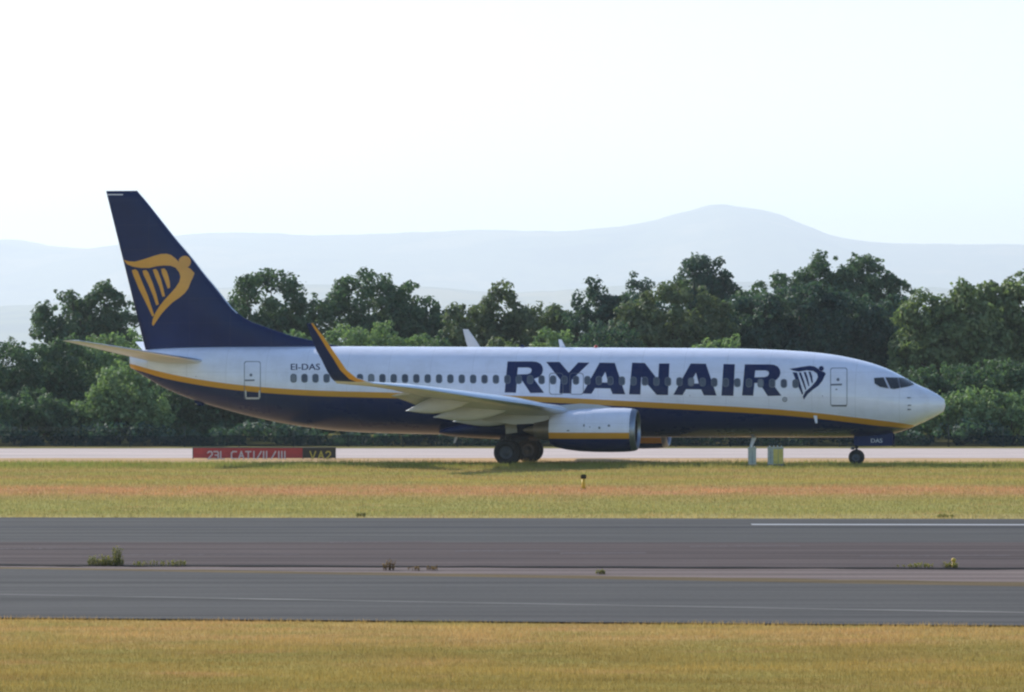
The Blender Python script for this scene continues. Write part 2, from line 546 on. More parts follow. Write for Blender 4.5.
def plant(name, label, cat, group, px, top, width, Y, leaf, zlow=.25, lobes=None, depth=.8, size=.23, dens=25.0, trunk=True, gap=0.0, seed=0, brs=1.0):
    """one tree or bush: crown fitted between pixel row `top` and the ground at distance Y.
    lobes: [(dx, top_px, half_width_px)] outlines several domes of one crown"""
    r = random.Random(seed * 97 + int(px))
    X = (px - 512) / F * Y
    root = empty(name, label, cat, (X, Y, 0), 0, group)
    blobs = []
    lobes = lobes or [(0, top, width / 2)]
    tops = []
    for (dx, tp, hw) in lobes:
        lx = X + dx / F * Y
        H = EYE + (HOR - tp) / F * Y
        rx = hw * 1.07 / F * Y
        z0 = H * zlow
        cz = (H + z0) / 2; rz = (H - z0) / 2
        tops.append((lx, H))
        low = zlow <= .12
        ph = [r.uniform(0, 6.3) for _ in range(6)]
        br0 = max(.34, min(.075 * (rx + rz), .72)) * brs
        shell = 2 * math.pi * (rx * depth + rx) / 2 * (rz * 2 if low else 1.7 * rz)
        cnt = int(shell / (math.pi * br0 * br0) * .95)
        for i in range(cnt):
            core = i < cnt * .22
            u = r.uniform(-1, 1); th = r.uniform(0, 2 * math.pi)
            st = (1 - abs(u) ** 2.5) ** .46 if (u > 0 or not low) else (1 - .10 * u * u)
            # uneven dome: broad lobes and hollows
            wob = 1 + (.09 * math.sin(3 * th + ph[0] + 2 * u)) * (1 - .8 * max(u, 0)) + .035 * math.sin(5 * th + 4 * u + ph[1]) + .035 * math.sin(8 * u + ph[2] + 2 * th)
            br = br0 * r.uniform(.6, 1.35) * (1.7 if core else 1)
            q = r.uniform(.1, .7) if core else r.uniform(.84, 1.0)
            if gap and not core and (math.sin(4 * th + 5 * u + ph[3]) + math.sin(7 * u - 3 * th + ph[4])) * .5 > 1 - 2.2 * gap: continue
            ex, ey, ez = max(.1, rx - br * .6), max(.1, rx * depth - br * .6), max(.1, rz - br * .6)
            blobs.append((lx + ex * st * math.cos(th) * q * wob, Y + ey * st * math.sin(th) * q * wob, cz + ez * u * q * (wob if u > 0 else 1), br, r.uniform(.2, .8)))
        for i in range(int(cnt * .16)):      # small sprays that roughen the outline
            u = r.uniform(-.2, 1); th = r.uniform(0, 2 * math.pi); st = (1 - abs(u) ** 2.5) ** .46
            k_ = r.uniform(.93, .99)
            blobs.append((lx + rx * st * math.cos(th) * k_, Y + rx * depth * st * math.sin(th) * k_, cz + rz * u * k_, br0 * r.uniform(.25, .5), r.uniform(.3, .9)))
    me = leaf_mesh('crown', X, Y, blobs, dens, size, seed + 5)
    link_mesh('crown' if trunk else 'foliage', me, LEAF[leaf], root)
    if trunk:
        bm = bmesh.new()
        H = max(t[1] for t in tops)
        base_r = .028 * H + .08
        tube(bm, [(0, 0, -.1), (0, 0, .3), (r.uniform(-.1, .1), 0, H * .25), (r.uniform(-.25, .25), .1, H * .5), (r.uniform(-.3, .3), 0, H * .78)],
             [base_r * 1.5, base_r * 1.1, base_r * .85, base_r * .55, base_r * .12], 9)
        for (bx, by, bz, br, bt) in r.sample(blobs, min(16, len(blobs))):
            s = Vector((0, 0, r.uniform(.22, .55) * H)); e = Vector((bx - X, by - Y, bz))
            mid = (s + e) / 2 + Vector((0, 0, -.05 * H))
            tube(bm, [s, mid, e], [base_r * .38, base_r * .22, base_r * .06], 6)
        obj_bm('trunk', bm, m_bark, root, True)
    else:
        bm = bmesh.new()
        for i in range(7):
            b = r.choice(blobs)
            tube(bm, [(r.uniform(-.2, .2), r.uniform(-.2, .2), -.05), ((b[0] - X) * .4, (b[1] - Y) * .4, b[2] * .5), (b[0] - X, b[1] - Y, b[2])], [.06, .04, .012], 6)
        obj_bm('stem', bm, m_bark, root, True)
    return root

TR = 'tall trees beyond the taxiway'
plant('tree', 'broad tree at far left with loose branches beside the tail fin', 'tree', TR, 84, 276, 104, 345, 'oak', .2, [(-16, 288, 36), (20, 277, 22), (34, 292, 22)], seed=1, gap=.15)
plant('tree', 'round domed tree just right of the blue tail fin', 'tree', TR, 272, 267, 104, 340, 'oak', .1, [(-4, 267, 46), (36, 288, 26)], seed=2)
plant('tree', 'wide dark dome tree above the raised near wingtip', 'tree', TR, 380, 267, 130, 342, 'oak', .1, [(-10, 268, 46), (30, 282, 36), (58, 306, 22)], seed=3)
plant('tree', 'low spreading tree with one small peak above the far wingtip', 'tree', TR, 508, 281, 126, 336, 'olive', .1, [(-8, 281, 22), (-36, 302, 34), (26, 300, 40), (50, 304, 24)], seed=4, gap=.1)
plant('tree', 'rounded tree above the first letter Y of the fuselage', 'tree', TR, 598, 280, 66, 333, 'dark', .1, [(-4, 281, 30), (22, 294, 24)], seed=5)
plant('tree', 'pale distant treetop between two nearer crowns over the middle of the fuselage', 'tree', TR, 632, 270, 48, 410, 'dark', .2, [(0, 270, 24)], seed=6)
plant('tree', 'broad olive brown tree with rounded top above the letter N', 'tree', TR, 672, 276, 112, 328, 'olive', .05, [(4, 276, 44), (-34, 300, 30), (40, 296, 26)], seed=7)
plant('tree', 'small dark round treetop standing highest left of the pale hill summit foot', 'tree', TR, 704, 250, 64, 372, 'dark', .3, [(-2, 250, 30), (22, 272, 18)], seed=8)
plant('tree', 'wide low dark tree behind the front of the fuselage', 'tree', TR, 800, 281, 176, 330, 'dark', .03, [(-46, 290, 46), (0, 280, 52), (44, 286, 46), (70, 300, 26)], seed=9)
plant('tree', 'tallest tree with open gappy crown above the aircraft nose section', 'tree', TR, 836, 247, 160, 375, 'oak', .35, [(-6, 252, 42), (26, 251, 36), (-52, 266, 36), (56, 272, 26), (-20, 262, 30), (14, 268, 40)], seed=10, gap=.3)
plant('tree', 'pale grey green tree beyond the nose with ragged top', 'tree', TR, 945, 279, 100, 325, 'grey', .05, [(-22, 292, 34), (12, 279, 34), (40, 300, 26)], seed=11, gap=.12, size=.26)
plant('tree', 'tall grey green tree cut off by the right edge', 'tree', TR, 1010, 264, 96, 328, 'grey', .05, [(-16, 276, 30), (20, 264, 40), (48, 280, 40)], seed=12, gap=.12, size=.26)
plant('tree', 'dark tree filling the gap between the wide dark tree and the pale nose tree', 'tree', TR, 893, 296, 60, 350, 'dark', .05, [(0, 294, 30)], seed=13)

plant('tree', 'low dark tree between the wide dark dome tree and the small peaked tree', 'tree', TR, 452, 312, 90, 352, 'oak', .05, [(-4, 311, 42)], seed=14)
plant('tree', 'dark tree low in the gap left of the tree over the first letter Y', 'tree', TR, 556, 306, 80, 354, 'oak', .05, [(0, 305, 38)], seed=15)
plant('tree', 'shaded tree low behind the broad olive tree over the letter N', 'tree', TR, 650, 296, 90, 362, 'dark', .05, [(0, 294, 44)], seed=16)
plant('tree', 'shaded tree low in the gap right of the highest small round treetop', 'tree', TR, 744, 290, 80, 362, 'oak', .05, [(0, 289, 40)], seed=17)

BU = 'bushes along the far side of the taxiway'
def bush(label, px, top, width, Y, leaf, lobes=None, **kw):
    plant('bush', label, 'bush', BU, px, top, width, Y, leaf, .02, lobes, trunk=False, size=kw.pop('size', .19), dens=kw.pop('dens', 26), **kw)
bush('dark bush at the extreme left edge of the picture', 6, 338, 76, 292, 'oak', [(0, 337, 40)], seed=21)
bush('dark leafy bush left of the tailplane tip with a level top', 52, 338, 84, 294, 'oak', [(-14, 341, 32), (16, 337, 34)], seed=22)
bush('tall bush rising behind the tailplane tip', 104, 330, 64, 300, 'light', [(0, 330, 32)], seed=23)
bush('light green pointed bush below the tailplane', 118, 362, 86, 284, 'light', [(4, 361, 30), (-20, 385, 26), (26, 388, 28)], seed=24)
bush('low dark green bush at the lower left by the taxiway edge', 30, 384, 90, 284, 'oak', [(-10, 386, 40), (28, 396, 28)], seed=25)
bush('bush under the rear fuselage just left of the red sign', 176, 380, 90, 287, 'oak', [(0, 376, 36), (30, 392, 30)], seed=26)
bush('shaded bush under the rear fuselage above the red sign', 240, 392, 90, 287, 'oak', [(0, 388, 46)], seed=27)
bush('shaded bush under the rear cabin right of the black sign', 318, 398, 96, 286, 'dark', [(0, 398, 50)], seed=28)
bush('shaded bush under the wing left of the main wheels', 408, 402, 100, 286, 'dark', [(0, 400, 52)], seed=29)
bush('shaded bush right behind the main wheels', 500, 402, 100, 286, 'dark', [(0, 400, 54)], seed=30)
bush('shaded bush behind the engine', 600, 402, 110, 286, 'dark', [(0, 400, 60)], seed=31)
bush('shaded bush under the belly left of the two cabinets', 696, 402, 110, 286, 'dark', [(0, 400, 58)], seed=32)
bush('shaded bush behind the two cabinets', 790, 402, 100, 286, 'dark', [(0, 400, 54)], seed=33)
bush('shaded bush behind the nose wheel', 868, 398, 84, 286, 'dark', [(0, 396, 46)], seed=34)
bush('sunlit yellow green bush just beyond the aircraft nose', 958, 385, 84, 284, 'light', [(-14, 392, 30), (18, 386, 34)], seed=35)
bush('yellow green bush at the right edge beside the taxiway', 1012, 392, 70, 284, 'light', [(0, 390, 38)], seed=36)
bush('broad flat topped bush behind the radome', 930, 366, 110, 293, 'oak', [(-18, 366, 40), (20, 362, 44)], seed=37)
bush('tall hedge bush at the right edge behind the yellow green bush', 1000, 358, 90, 295, 'oak', [(0, 359, 46), (34, 356, 30)], seed=38)
bush('light green bush showing over the fuselage left of the near wingtip', 294, 330, 60, 300, 'light', [(0, 329, 32)], seed=39)
bush('light green bush showing over the fuselage right of the near wingtip', 346, 322, 66, 302, 'light', [(0, 323, 34)], seed=40)
bush('light green bush with two tops over the rear cabin', 396, 320, 76, 304, 'light', [(-12, 321, 26), (20, 328, 24)], seed=41)
bush('small dark rounded bush left of the far wingtip', 436, 332, 44, 300, 'oak', [(0, 331, 24)], seed=42)
bush('bush peeping over the fuselage right of the far wingtip', 500, 336, 60, 300, 'olive', [(0, 334, 32)], seed=43)
bush('light green bush over the fuselage behind the roof aerial', 552, 326, 56, 300, 'light', [(0, 326, 29)], seed=44)
bush('dark bush over the fuselage between the roof aerial and letter N', 604, 322, 76, 303, 'dark', [(0, 320, 40)], seed=45)
bush('pale yellow green bush peeping over the fuselage by the letter I', 716, 334, 66, 298, 'light', [(-12, 338, 22), (12, 333, 24)], seed=46)
bush('bush behind the fin root at the top of the rear fuselage', 206, 330, 80, 304, 'light', [(0, 330, 42)], seed=47)
bush('leafy bush between the tailplane and the fin', 150, 322, 60, 306, 'light', [(0, 322, 32)], seed=48)

ug = []
rr = random.Random(5)
for i in range(520):
    xx = rr.uniform(-38, 38)
    ug.append((xx, rr.uniform(280.2, 283.5), rr.uniform(.1, .9) + .3 * math.sin(xx * .8), rr.uniform(.35, .6), rr.uniform(.2, .7)))
tag(link_mesh('undergrowth', leaf_mesh('undergrowth', 0, 0, ug, 12, .24, 3), LEAF['dark']), kind='stuff')

# fence along the foot of the bushes
fen = empty('perimeter_fence', 'low dark green mesh fence running along the foot of the bushes', 'fence', (0, 277.5, 0))
m_post = material('green fence steel', (.035, .055, .048), .5, .2)
m_mesh = material('green windbreak mesh', (.014, .024, .027), .9, spec=.05)
n = NT(m_mesh)
tr = n.n('ShaderNodeBsdfTransparent')
ms = n.n('ShaderNodeMixShader')
wv = n.noise(n.coords((.5, 1, 2)), 1.0, 3)
n.l(n.ramp(wv, [(.3, (.5, .5, .5)), (.7, (.88, .88, .88))]), ms.inputs[0])
n.l(tr.outputs[0], ms.inputs[1]); n.l(n.p.outputs[0], ms.inputs[2])
n.l(ms.outputs[0], n.t.nodes['Material Output'].inputs['Surface'])
vs, fs = [], []
for i in range(121):
    x = -36 + i * .6
    sag = .03 * math.sin(i * 1.7) + .02 * math.sin(i * .61)
    vs += [(x, .035 * math.sin(i * .9), .02), (x, .035 * math.sin(i * .9 + .4), 0.62 + sag)]
fs = [(2 * i, 2 * i + 2, 2 * i + 3, 2 * i + 1) for i in range(120)]
obj('mesh_screen', vs, fs, m_mesh, fen)
for z in (.93, 1.06):
    bm = bmesh.new(); tube(bm, [(-36, .06, z), (36, .06, z)], .004, 6); obj_bm('fence_wire', bm, m_post, fen, True)
for i in range(25):
    bm = bmesh.new(); box(bm, (-36 + 3 * i, .10, .56), (.06, .06, 1.16), bevel=.008); obj_bm('fence_post', bm, m_post, fen)

# ------------------------------------------------------------------ airliner
A = R(10.0)
CA, SA = math.cos(A), math.sin(A)
NX, NY = 19.42, 226.3           # where the nose stands
plane = empty('airliner', 'white and navy twin engine airliner with a yellow stripe and yellow harp on its tail', 'airliner', (NX, NY, .016), math.pi - A)

def inv(px, py, l=0.0):         # (s aft of nose, z) of a point at lateral offset l seen at a pixel of the reference
    k = (px - 512) / F
    s = (NX - l * SA - k * (NY - l * CA)) / (CA + k * SA)
    Y = NY + s * SA - l * CA
    return s, EYE - .016 + (HOR - py) / F * Y

top_px = [(945.7, 402.6), (944.6, 400.2), (942, 397.6), (937, 394), (928, 389.2), (918, 384.8), (910, 380.6), (902, 376), (893, 371.3), (884, 367.4), (870, 362.6), (855, 358.8), (838, 355.4), (815, 352.4), (780, 350), (740, 348.6),
          (600, 347.6), (480, 347), (400, 346.6), (300, 346.2), (220, 346.6), (180, 347.6), (150, 349.4), (138, 350.8), (131, 352)]
bot_px = [(945.4, 408), (944, 410.6), (941, 413), (936, 416), (928, 420), (918, 424.6), (908, 429), (898, 432.4), (888, 434.8), (875, 436.4), (855, 437.2), (820, 437.4), (700, 437.2), (600, 436.6), (480, 435),
          (420, 434), (370, 432.6), (340, 430.9), (310, 427.6), (280, 422.6), (250, 416), (220, 408), (190, 398.4), (165, 388), (145, 376.6), (131, 368)]
tp = [inv(*p) for p in top_px]; bp = [inv(*p) for p in bot_px]
zt = pchip([0.0] + [p[0] for p in tp], [inv(946, 405.3)[1]] + [p[1] for p in tp])
zb = pchip([0.0] + [p[0] for p in bp], [inv(946, 405.3)[1]] + [p[1] for p in bp])
hw = pchip([0, .06, .2, .5, 1, 1.8, 2.8, 4, 5.5, 7, 24, 26, 28, 30, 32, 34, 36, 37.2, 38.2], [0, .16, .34, .62, .94, 1.30, 1.57, 1.75, 1.86, 1.88, 1.88, 1.84, 1.72, 1.5, 1.2, .86, .52, .33, .20])
S_END = min(tp[-1][0], bp[-1][0])

def skin(s, z):
    a, b = zt(s), zb(s)
    u = (z - (a + b) / 2) / max((a - b) / 2, 1e-4)
    u = max(-1, min(1, u))
    return hw(s) * math.sqrt(max(0.0, 1 - abs(u) ** 2.1))

def skin_px(px, py):
    l = 1.8
    for _ in range(7):
        s, z = inv(px, py, l)
        l = skin(max(s, .01), z)
    return s, l, z

st_top_px = [(131, 363.6), (145, 367.8), (160, 371.6), (180, 376), (200, 379.6), (225, 383.2), (250, 386), (280, 388.4), (320, 390.6), (360, 391.8), (410, 393), (480, 394.6), (530, 396.2), (590, 399), (650, 402.2),
             (700, 404.8), (740, 407), (780, 409.6), (815, 412.8), (850, 416.8), (880, 420.4), (900, 423.0), (914, 425.2)]
sti = [skin_px(px, py) for px, py in st_top_px]
stb = [skin_px(px, py + (5.6 if 145 < px < 890 else 4.6)) for px, py in st_top_px]
z1 = pchip([p[0] for p in sti], [p[2] for p in sti])
z2 = pchip([p[0] for p in stb], [p[2] for p in stb])
S_STRIPE = sti[-1][0]

def plane_paint(name, col, rough=.28, coat=.5, spec=.5, seams=False):
    m = material(name, col, rough, coat=coat, spec=spec)
    n = NT(m)
    a = n.noise(n.coords((.5, .5, 1.4)), 1.4, 5, .65)
    b = n.noise(n.coords((3, 3, 9)), 1.0, 3, .6)
    c = n.mix(1, col, n.ramp(a, [(.3, (.90, .90, .90)), (.62, (1.0, 1.0, 1.0))]), 'MULTIPLY')
    c = n.mix(.5, c, n.ramp(b, [(.3, (.95, .95, .95)), (.7, (1.03, 1.03, 1.03))]), 'MULTIPLY')
    if seams:
        tc = n.n('ShaderNodeTexCoord'); sp = n.n('ShaderNodeSeparateXYZ')
        n.l(tc.outputs['Object'], sp.inputs[0])
        f1 = n.math('LESS_THAN', n.math('FRACT', n.math('DIVIDE', sp.outputs[0], 1.93)), .014)
        f2 = n.math('LESS_THAN', n.math('FRACT', n.math('ADD', n.math('DIVIDE', sp.outputs[2], 1.13), .33)), .018)
        c = n.mix(n.math('MULTIPLY', n.math('MAXIMUM', f1, f2), .16), c, (.08, .08, .09))
        st_ = n.noise(n.coords((.9, .9, .25)), 2.2, 4, .7)
        c = n.mix(1, c, n.ramp(st_, [(.32, (.94, .935, .925)), (.52, (1, 1, 1))]), 'MULTIPLY')
    n.l(c, n.p.inputs['Base Color'])
    n.l(n.ramp(a, [(.3, (rough + .12,) * 3), (.7, (rough,) * 3)]), n.p.inputs['Roughness'])
    return m

NAVY = (.004, .0165, .082)
YELLOW = (.62, .28, .012)
m_white = plane_paint('white aircraft paint', (.755, .77, .89), seams=True)
m_navy = plane_paint('navy aircraft paint', NAVY, .30, .10, .12, True)
m_belly = plane_paint('glossy navy belly paint', NAVY, .24, .38, .22, True)
m_yel = plane_paint('yellow aircraft paint', YELLOW, .35)
m_grey = plane_paint('grey aircraft paint', (.42, .43, .44), .4, .2)
m_wing = plane_paint('wing grey paint', (.54, .56, .64), .4, .2)
m_metal = material('bare polished metal', (.25, .28, .34), .45, 1.0)
m_slat = material('slat metal', (.66, .70, .76), .35, .85)
m_dkmetal = material('burnt metal', (.20, .17, .14), .5, .8)
m_black = material('black', (.012, .012, .014), .6)
m_tyre = material('tyre rubber', (.016, .016, .018), .85)
n = NT(m_tyre); tn = n.noise(n.coords((8, 8, 8)), 1.0, 3)
n.l(n.ramp(tn, [(.3, (.012, .012, .014)), (.7, (.03, .029, .03))]), n.p.inputs['Base Color'])
m_hub = material('wheel hub', (.07, .08, .10), .5, .3)
m_glass = material('dark cabin glass', (.07, .085, .11), .12, spec=.6)
m_panes = [m_glass, material('darker cabin glass', (.05, .06, .085), .12, spec=.6), material('cabin glass with blind', (.16, .175, .20), .25, spec=.6)]  # pane tones picked at random: plain, darker, and paler with a blind
m_cock = material('cockpit glass', (.012, .018, .025), .06, spec=.8)
m_frame = material('window surround', (.085, .10, .135), .4)
m_outline = material('door seam', (.13, .15, .20), .6)
m_outw = material('door seam light', (.55, .55, .56), .6)
m_steel = material('gear steel', (.075, .08, .095), .5, .3)

# --- fuselage: every ring follows the edges of the painted stripe
def ring_angles(s):
    a, b = zt(s), zb(s)
    c, h = (a + b) / 2, max((a - b) / 2, 1e-4)
    def ang(z):
        u = max(-.9995, min(.9995, (z - c) / h))
        return math.acos(u)
    if s < S_STRIPE:
        t1, t2 = math.pi - .012, math.pi - .006
    else:
        t1, t2 = ang(z1(s)), ang(z2(s))
        t1 = min(t1, math.pi - .012); t2 = min(max(t2, t1 + .004), math.pi - .006)
    A1 = [t1 * i / 15 for i in range(16)]
    A2 = [t1 + (t2 - t1) * i / 2 for i in (1, 2)]
    A3 = [t2 + (math.pi - t2) * i / 13 for i in range(1, 14)]
    return A1 + A2 + A3, c, h

stations = [.012, .04, .09, .16, .26, .4, .6, .85, 1.1] + list(np.arange(1.35, 6.5, .22)) + list(np.arange(6.5, 24, .6)) + list(np.arange(24, S_END - .1, .3)) + [S_END]
stations = sorted(set([round(float(s), 4) for s in stations] + [round(S_STRIPE - .001, 4), round(S_STRIPE + .02, 4)]))
vs, fs, fm = [(0, 0, zt(0))], [], []
NR = None
for s in stations:
    an, c, h = ring_angles(s)
    half = [(math.sin(t), math.cos(t)) for t in an]
    W = hw(s)
    pts = []
    for sn_, cs_ in half:
        l = W * max(0.0, 1 - abs(cs_) ** 2.1) ** .5
        pts.append((s, l, c + h * cs_))
    full = pts + [(p[0], -p[1], p[2]) for p in pts[-2:0:-1]]
    NR = len(full)
    vs += full
nh = len(half)
seg_m = [0] * 15 + [1] * 2 + [2] * 13
ring_m = seg_m + seg_m[::-1]
for k in range(NR):
    fs.append((0, 1 + (k + 1) % NR, 1 + k)); fm.append(0)
for i in range(len(stations) - 1):
    b0, b1 = 1 + i * NR, 1 + (i + 1) * NR
    for k in range(NR):
        k2 = (k + 1) % NR
        fs.append((b0 + k, b0 + k2, b1 + k2, b1 + k)); fm.append(ring_m[k] if stations[i] >= S_STRIPE - .002 else 0)
fs.append(tuple(1 + (len(stations) - 1) * NR + k for k in range(NR))); fm.append(3)
fus = fix_normals(obj('fuselage', vs, fs, [m_white, m_yel, m_belly, m_dkmetal], plane, True, fm))

# wing-to-body fairing
vs, fs = [], []
cols = np.linspace(14.4, 22.9, 30)
for s in cols:
    t = (s - 14.4) / 8.5
    g = max(0.02, math.sin(math.pi * min(1, max(0, t)))) ** .45
    w_, zl, zh = .9 + 1.08 * g, 1.36 - .27 * g, 1.45 + .70 * g
    for k in range(20):
        a = 2 * math.pi * k / 20
        ca_, sa_ = math.cos(a), math.sin(a)
        vs.append((s, w_ * math.copysign(abs(ca_) ** .75, ca_), (zl + zh) / 2 + (zh - zl) / 2 * math.copysign(abs(sa_) ** .9, sa_)))
for i in range(29):
    for k in range(20):
        k2 = (k + 1) % 20
        fs.append((i * 20 + k, i * 20 + k2, (i + 1) * 20 + k2, (i + 1) * 20 + k))
fs += [tuple(range(20)), tuple(29 * 20 + k for k in range(20))]
fix_normals(obj('belly_fairing', vs, fs, m_navy, plane, True))

# --- decals: flat shapes laid over a curved skin
def cdt(loops, step=None):
    """triangulate outlines (first is outer, others holes or further islands), even-odd"""
    pts, edges = [], []
    for lp in loops:
        b = len(pts)
        # subdivide long edges
        sub = []
        for i, p in enumerate(lp):
            q = lp[(i + 1) % len(lp)]
            L = math.hypot(q[0] - p[0], q[1] - p[1])
            k = max(1, int(L / step)) if step else 1
            for j in range(k):
                sub.append((p[0] + (q[0] - p[0]) * j / k, p[1] + (q[1] - p[1]) * j / k))
        pts += sub
        edges += [(b + i, b + (i + 1) % len(sub)) for i in range(len(sub))]
    def inside(x, y):
        c = False
        for lp in loops:
            for i, p in enumerate(lp):
                q = lp[(i + 1) % len(lp)]
                if (p[1] > y) != (q[1] > y) and x < (q[0] - p[0]) * (y - p[1]) / (q[1] - p[1]) + p[0]:
                    c = not c
        return c
    if step:
        xs = [p[0] for p in pts]; ys = [p[1] for p in pts]
        for x in np.arange(min(xs) + step / 2, max(xs), step):
            for y in np.arange(min(ys) + step / 2, max(ys), step):
                if inside(x, y):
                    pts.append((float(x), float(y)))
    r = delaunay_2d_cdt([Vector(p) for p in pts], edges, [], 0, 1e-5)
    V = [(v[0], v[1]) for v in r[0]]
    Fc = [f for f in r[2] if inside(sum(V[i][0] for i in f) / len(f), sum(V[i][1] for i in f) / len(f))]
    return V, Fc

def skin_map(px, py, off):
    s, l, z = skin_px(px, py)
    e = .02
    # outward offset along the skin normal
    dz = (skin(s, z + e) - skin(s, z - e)) / (2 * e)
    ds = (skin(s + e, z) - skin(s - e, z)) / (2 * e)
    nv = Vector((-ds, 1, -dz)).normalized() * off
    return (s + nv.x, l + nv.y, z + nv.z)

def decal(name, shapes, mat, parent, off=.006, step=4.0, mapper=skin_map):
    """shapes: list of loop lists, or of loops in reference pixels"""
    vs, fs, fm = [], [], []
    for sh in shapes:
        loops, mi = sh if isinstance(sh, tuple) and isinstance(sh[1], int) else (sh, 0)
        V, Fc = cdt(loops, step)
        b = len(vs)
        vs += [mapper(x, y, off) for x, y in V]
        fs += [tuple(b + i for i in f) for f in Fc]
        fm += [mi] * len(Fc)
    o = obj(name, vs, fs, mat, parent, False, fm)
    me = o.data
    # all decals face outwards (towards +l)
    bm = bmesh.new(); bm.from_mesh(me)
    for f in bm.faces:
        f.normal_update()
        if f.normal.y < 0: f.normal_flip()
    bm.to_mesh(me); bm.free()
    return o

K = 260 / 1022.0
def c4(pts, dx=0, dy=0): return [(480 + (x + dx) * K, 320 + (y + dy) * K) for x, y in pts]
R_O = [(108, 163), (205, 163), (224, 165), (238, 172), (246, 184), (248, 197), (244, 211), (232, 224), (212, 232), (252, 286), (198, 287), (164, 236), (146, 236), (141, 286), (97, 285)]
R_H = [(149, 187), (146, 214), (186, 213), (198, 209), (203, 200), (201, 191), (190, 187)]
Y_O = [(260, 165), (313, 165), (349, 207), (386, 167), (430, 168), (361, 235), (358, 289), (312, 288), (316, 235)]
A_O = [(470, 168), (530, 169), (571, 292), (521, 291), (512, 269), (452, 268), (438, 290), (403, 289)]
A_H = [(468, 245), (503, 246), (493, 204)]
N_O = [(598, 168), (648, 169), (700, 236), (704, 171), (745, 171), (739, 295), (694, 294), (634, 224), (630, 293), (586, 292)]
A2_O = [(828, 171), (888, 172), (930, 297), (880, 296), (869, 273), (810, 272), (796, 295), (760, 294)]
A2_H = [(826, 249), (860, 250), (849, 207)]
I_O = [(957, 173), (1002, 174), (996, 298), (949, 297)]
titles = [[c4(R_O), c4(R_H)], [c4(Y_O)], [c4(A_O), c4(A_H)], [c4(N_O)], [c4(A2_O), c4(A2_H)], [c4(I_O)], [c4(R_O, 933, 11.5), c4(R_H, 933, 11.5)]]
decal('airline_lettering', titles, m_navy, fus, .005, 3.2)

def c5(pts): return [(700 + x * K, 320 + y * K) for x, y in pts]
def disc(cx, cy, r, k=14): return [(cx + r * math.cos(2 * math.pi * i / k), cy + r * math.sin(2 * math.pi * i / k)) for i in range(k)]
harp = [[c5([(352, 192), (378, 188), (402, 184), (432, 180), (450, 183), (464, 191), (471, 200), (486, 203), (495, 211), (489, 222), (482, 238), (466, 258), (442, 275), (424, 291), (408, 313), (404, 301), (414, 281),
              (438, 261), (456, 240), (463, 224), (460, 211), (446, 201), (420, 198), (388, 203), (366, 199)])],
        [c5(disc(477, 191, 10))],
        [c5([(364, 205), (382, 207), (392, 240), (406, 289), (401, 294), (384, 256)])],
        [c5([(388, 207), (397, 206), (409, 240), (418, 272), (414, 276), (402, 244)])],
        [c5([(407, 205), (416, 204), (424, 228), (430, 258), (426, 261), (416, 230)])],
        [c5([(426, 203), (435, 203), (441, 222), (444, 246), (439, 248), (432, 222)])]]
decal('harp_emblem', harp, m_navy, fus, .005, 3.0)

def c1(pts): return [(50 + x * K, 170 + y * K) for x, y in pts]
fin_LE = c1([(345, 84), (368, 110), (440, 200), (500, 276), (560, 346), (610, 411), (660, 470), (692, 512), (720, 546), (752, 573), (790, 596), (840, 614), (900, 636), (960, 654), (1020, 668)]) + [(330, 344.2), (340, 346)]
fin_TE = c1([(221, 86), (372, 694)])
leS = [inv(*p) for p in fin_LE]; teS = [inv(*p) for p in fin_TE]
z_top = leS[0][1]
le_f = pchip([z for s, z in leS], [s for s, z in leS])
def te_f(z): return teS[1][0] + (teS[0][0] - teS[1][0]) * (z - teS[1][1]) / (teS[0][1] - teS[1][1])
def foil(x):                   # half thickness of a symmetrical section
    return 5 * (.2969 * math.sqrt(max(x, 0)) - .126 * x - .3516 * x * x + .2843 * x ** 3 - .1036 * x ** 4)
def fin_half(s, z):
    a, b = le_f(z), te_f(z)
    x = min(1, max(0, (s - a) / (b - a)))
    thick = min(.42, .095 * (b - a))
    return foil(x) * thick + .004
XS = [0, .004, .012, .03, .06, .1, .16, .24, .34, .46, .58, .7, .8, .9, .96, 1.0]
zs = [zt(30) - .35, zt(30) - .1] + list(np.linspace(leS[-1][1] + .0, leS[-3][1], 5)) + list(np.linspace(leS[-3][1], leS[8][1], 8))[1:] + list(np.linspace(leS[8][1], z_top, 16))[1:]
zs = sorted(set(round(float(z), 4) for z in zs))
vs, fs, fm = [], [], []
nX = len(XS)
ringn = 2 * nX - 2
def fin_ring(z, shrink=1.0):
    a, b = le_f(z), te_f(z)
    out = []
    for x in XS:
        s = a + (b - a) * x
        out.append((s, fin_half(s, z) * shrink, z))
    for x in XS[-2:0:-1]:
        s = a + (b - a) * x
        out.append((s, -fin_half(s, z) * shrink, z))
    return out
for z in zs:
    vs += fin_ring(z)
vs += [(s, l, z + .03) for s, l, z in fin_ring(z_top, .45)]
nrow = len(zs) + 1
for i in range(nrow - 1):
    for k in range(ringn):
        k2 = (k + 1) % ringn
        fs.append((i * ringn + k, i * ringn + k2, (i + 1) * ringn + k2, (i + 1) * ringn + k))
        edge = k < 2 or k >= ringn - 2
        fm.append(1 if edge and zs[min(i, len(zs) - 1)] > leS[9][1] else 0)
fs.append(tuple((nrow - 1) * ringn + k for k in range(ringn))); fm.append(0)
fin = fix_normals(obj('tail_fin', vs, fs, [m_navy, m_slat], plane, True, fm))
def fin_map(px, py, off):
    l = .2
    for _ in range(4):
        s, z = inv(px, py, l)
        l = fin_half(s, z)
    return (s, l + off, z)
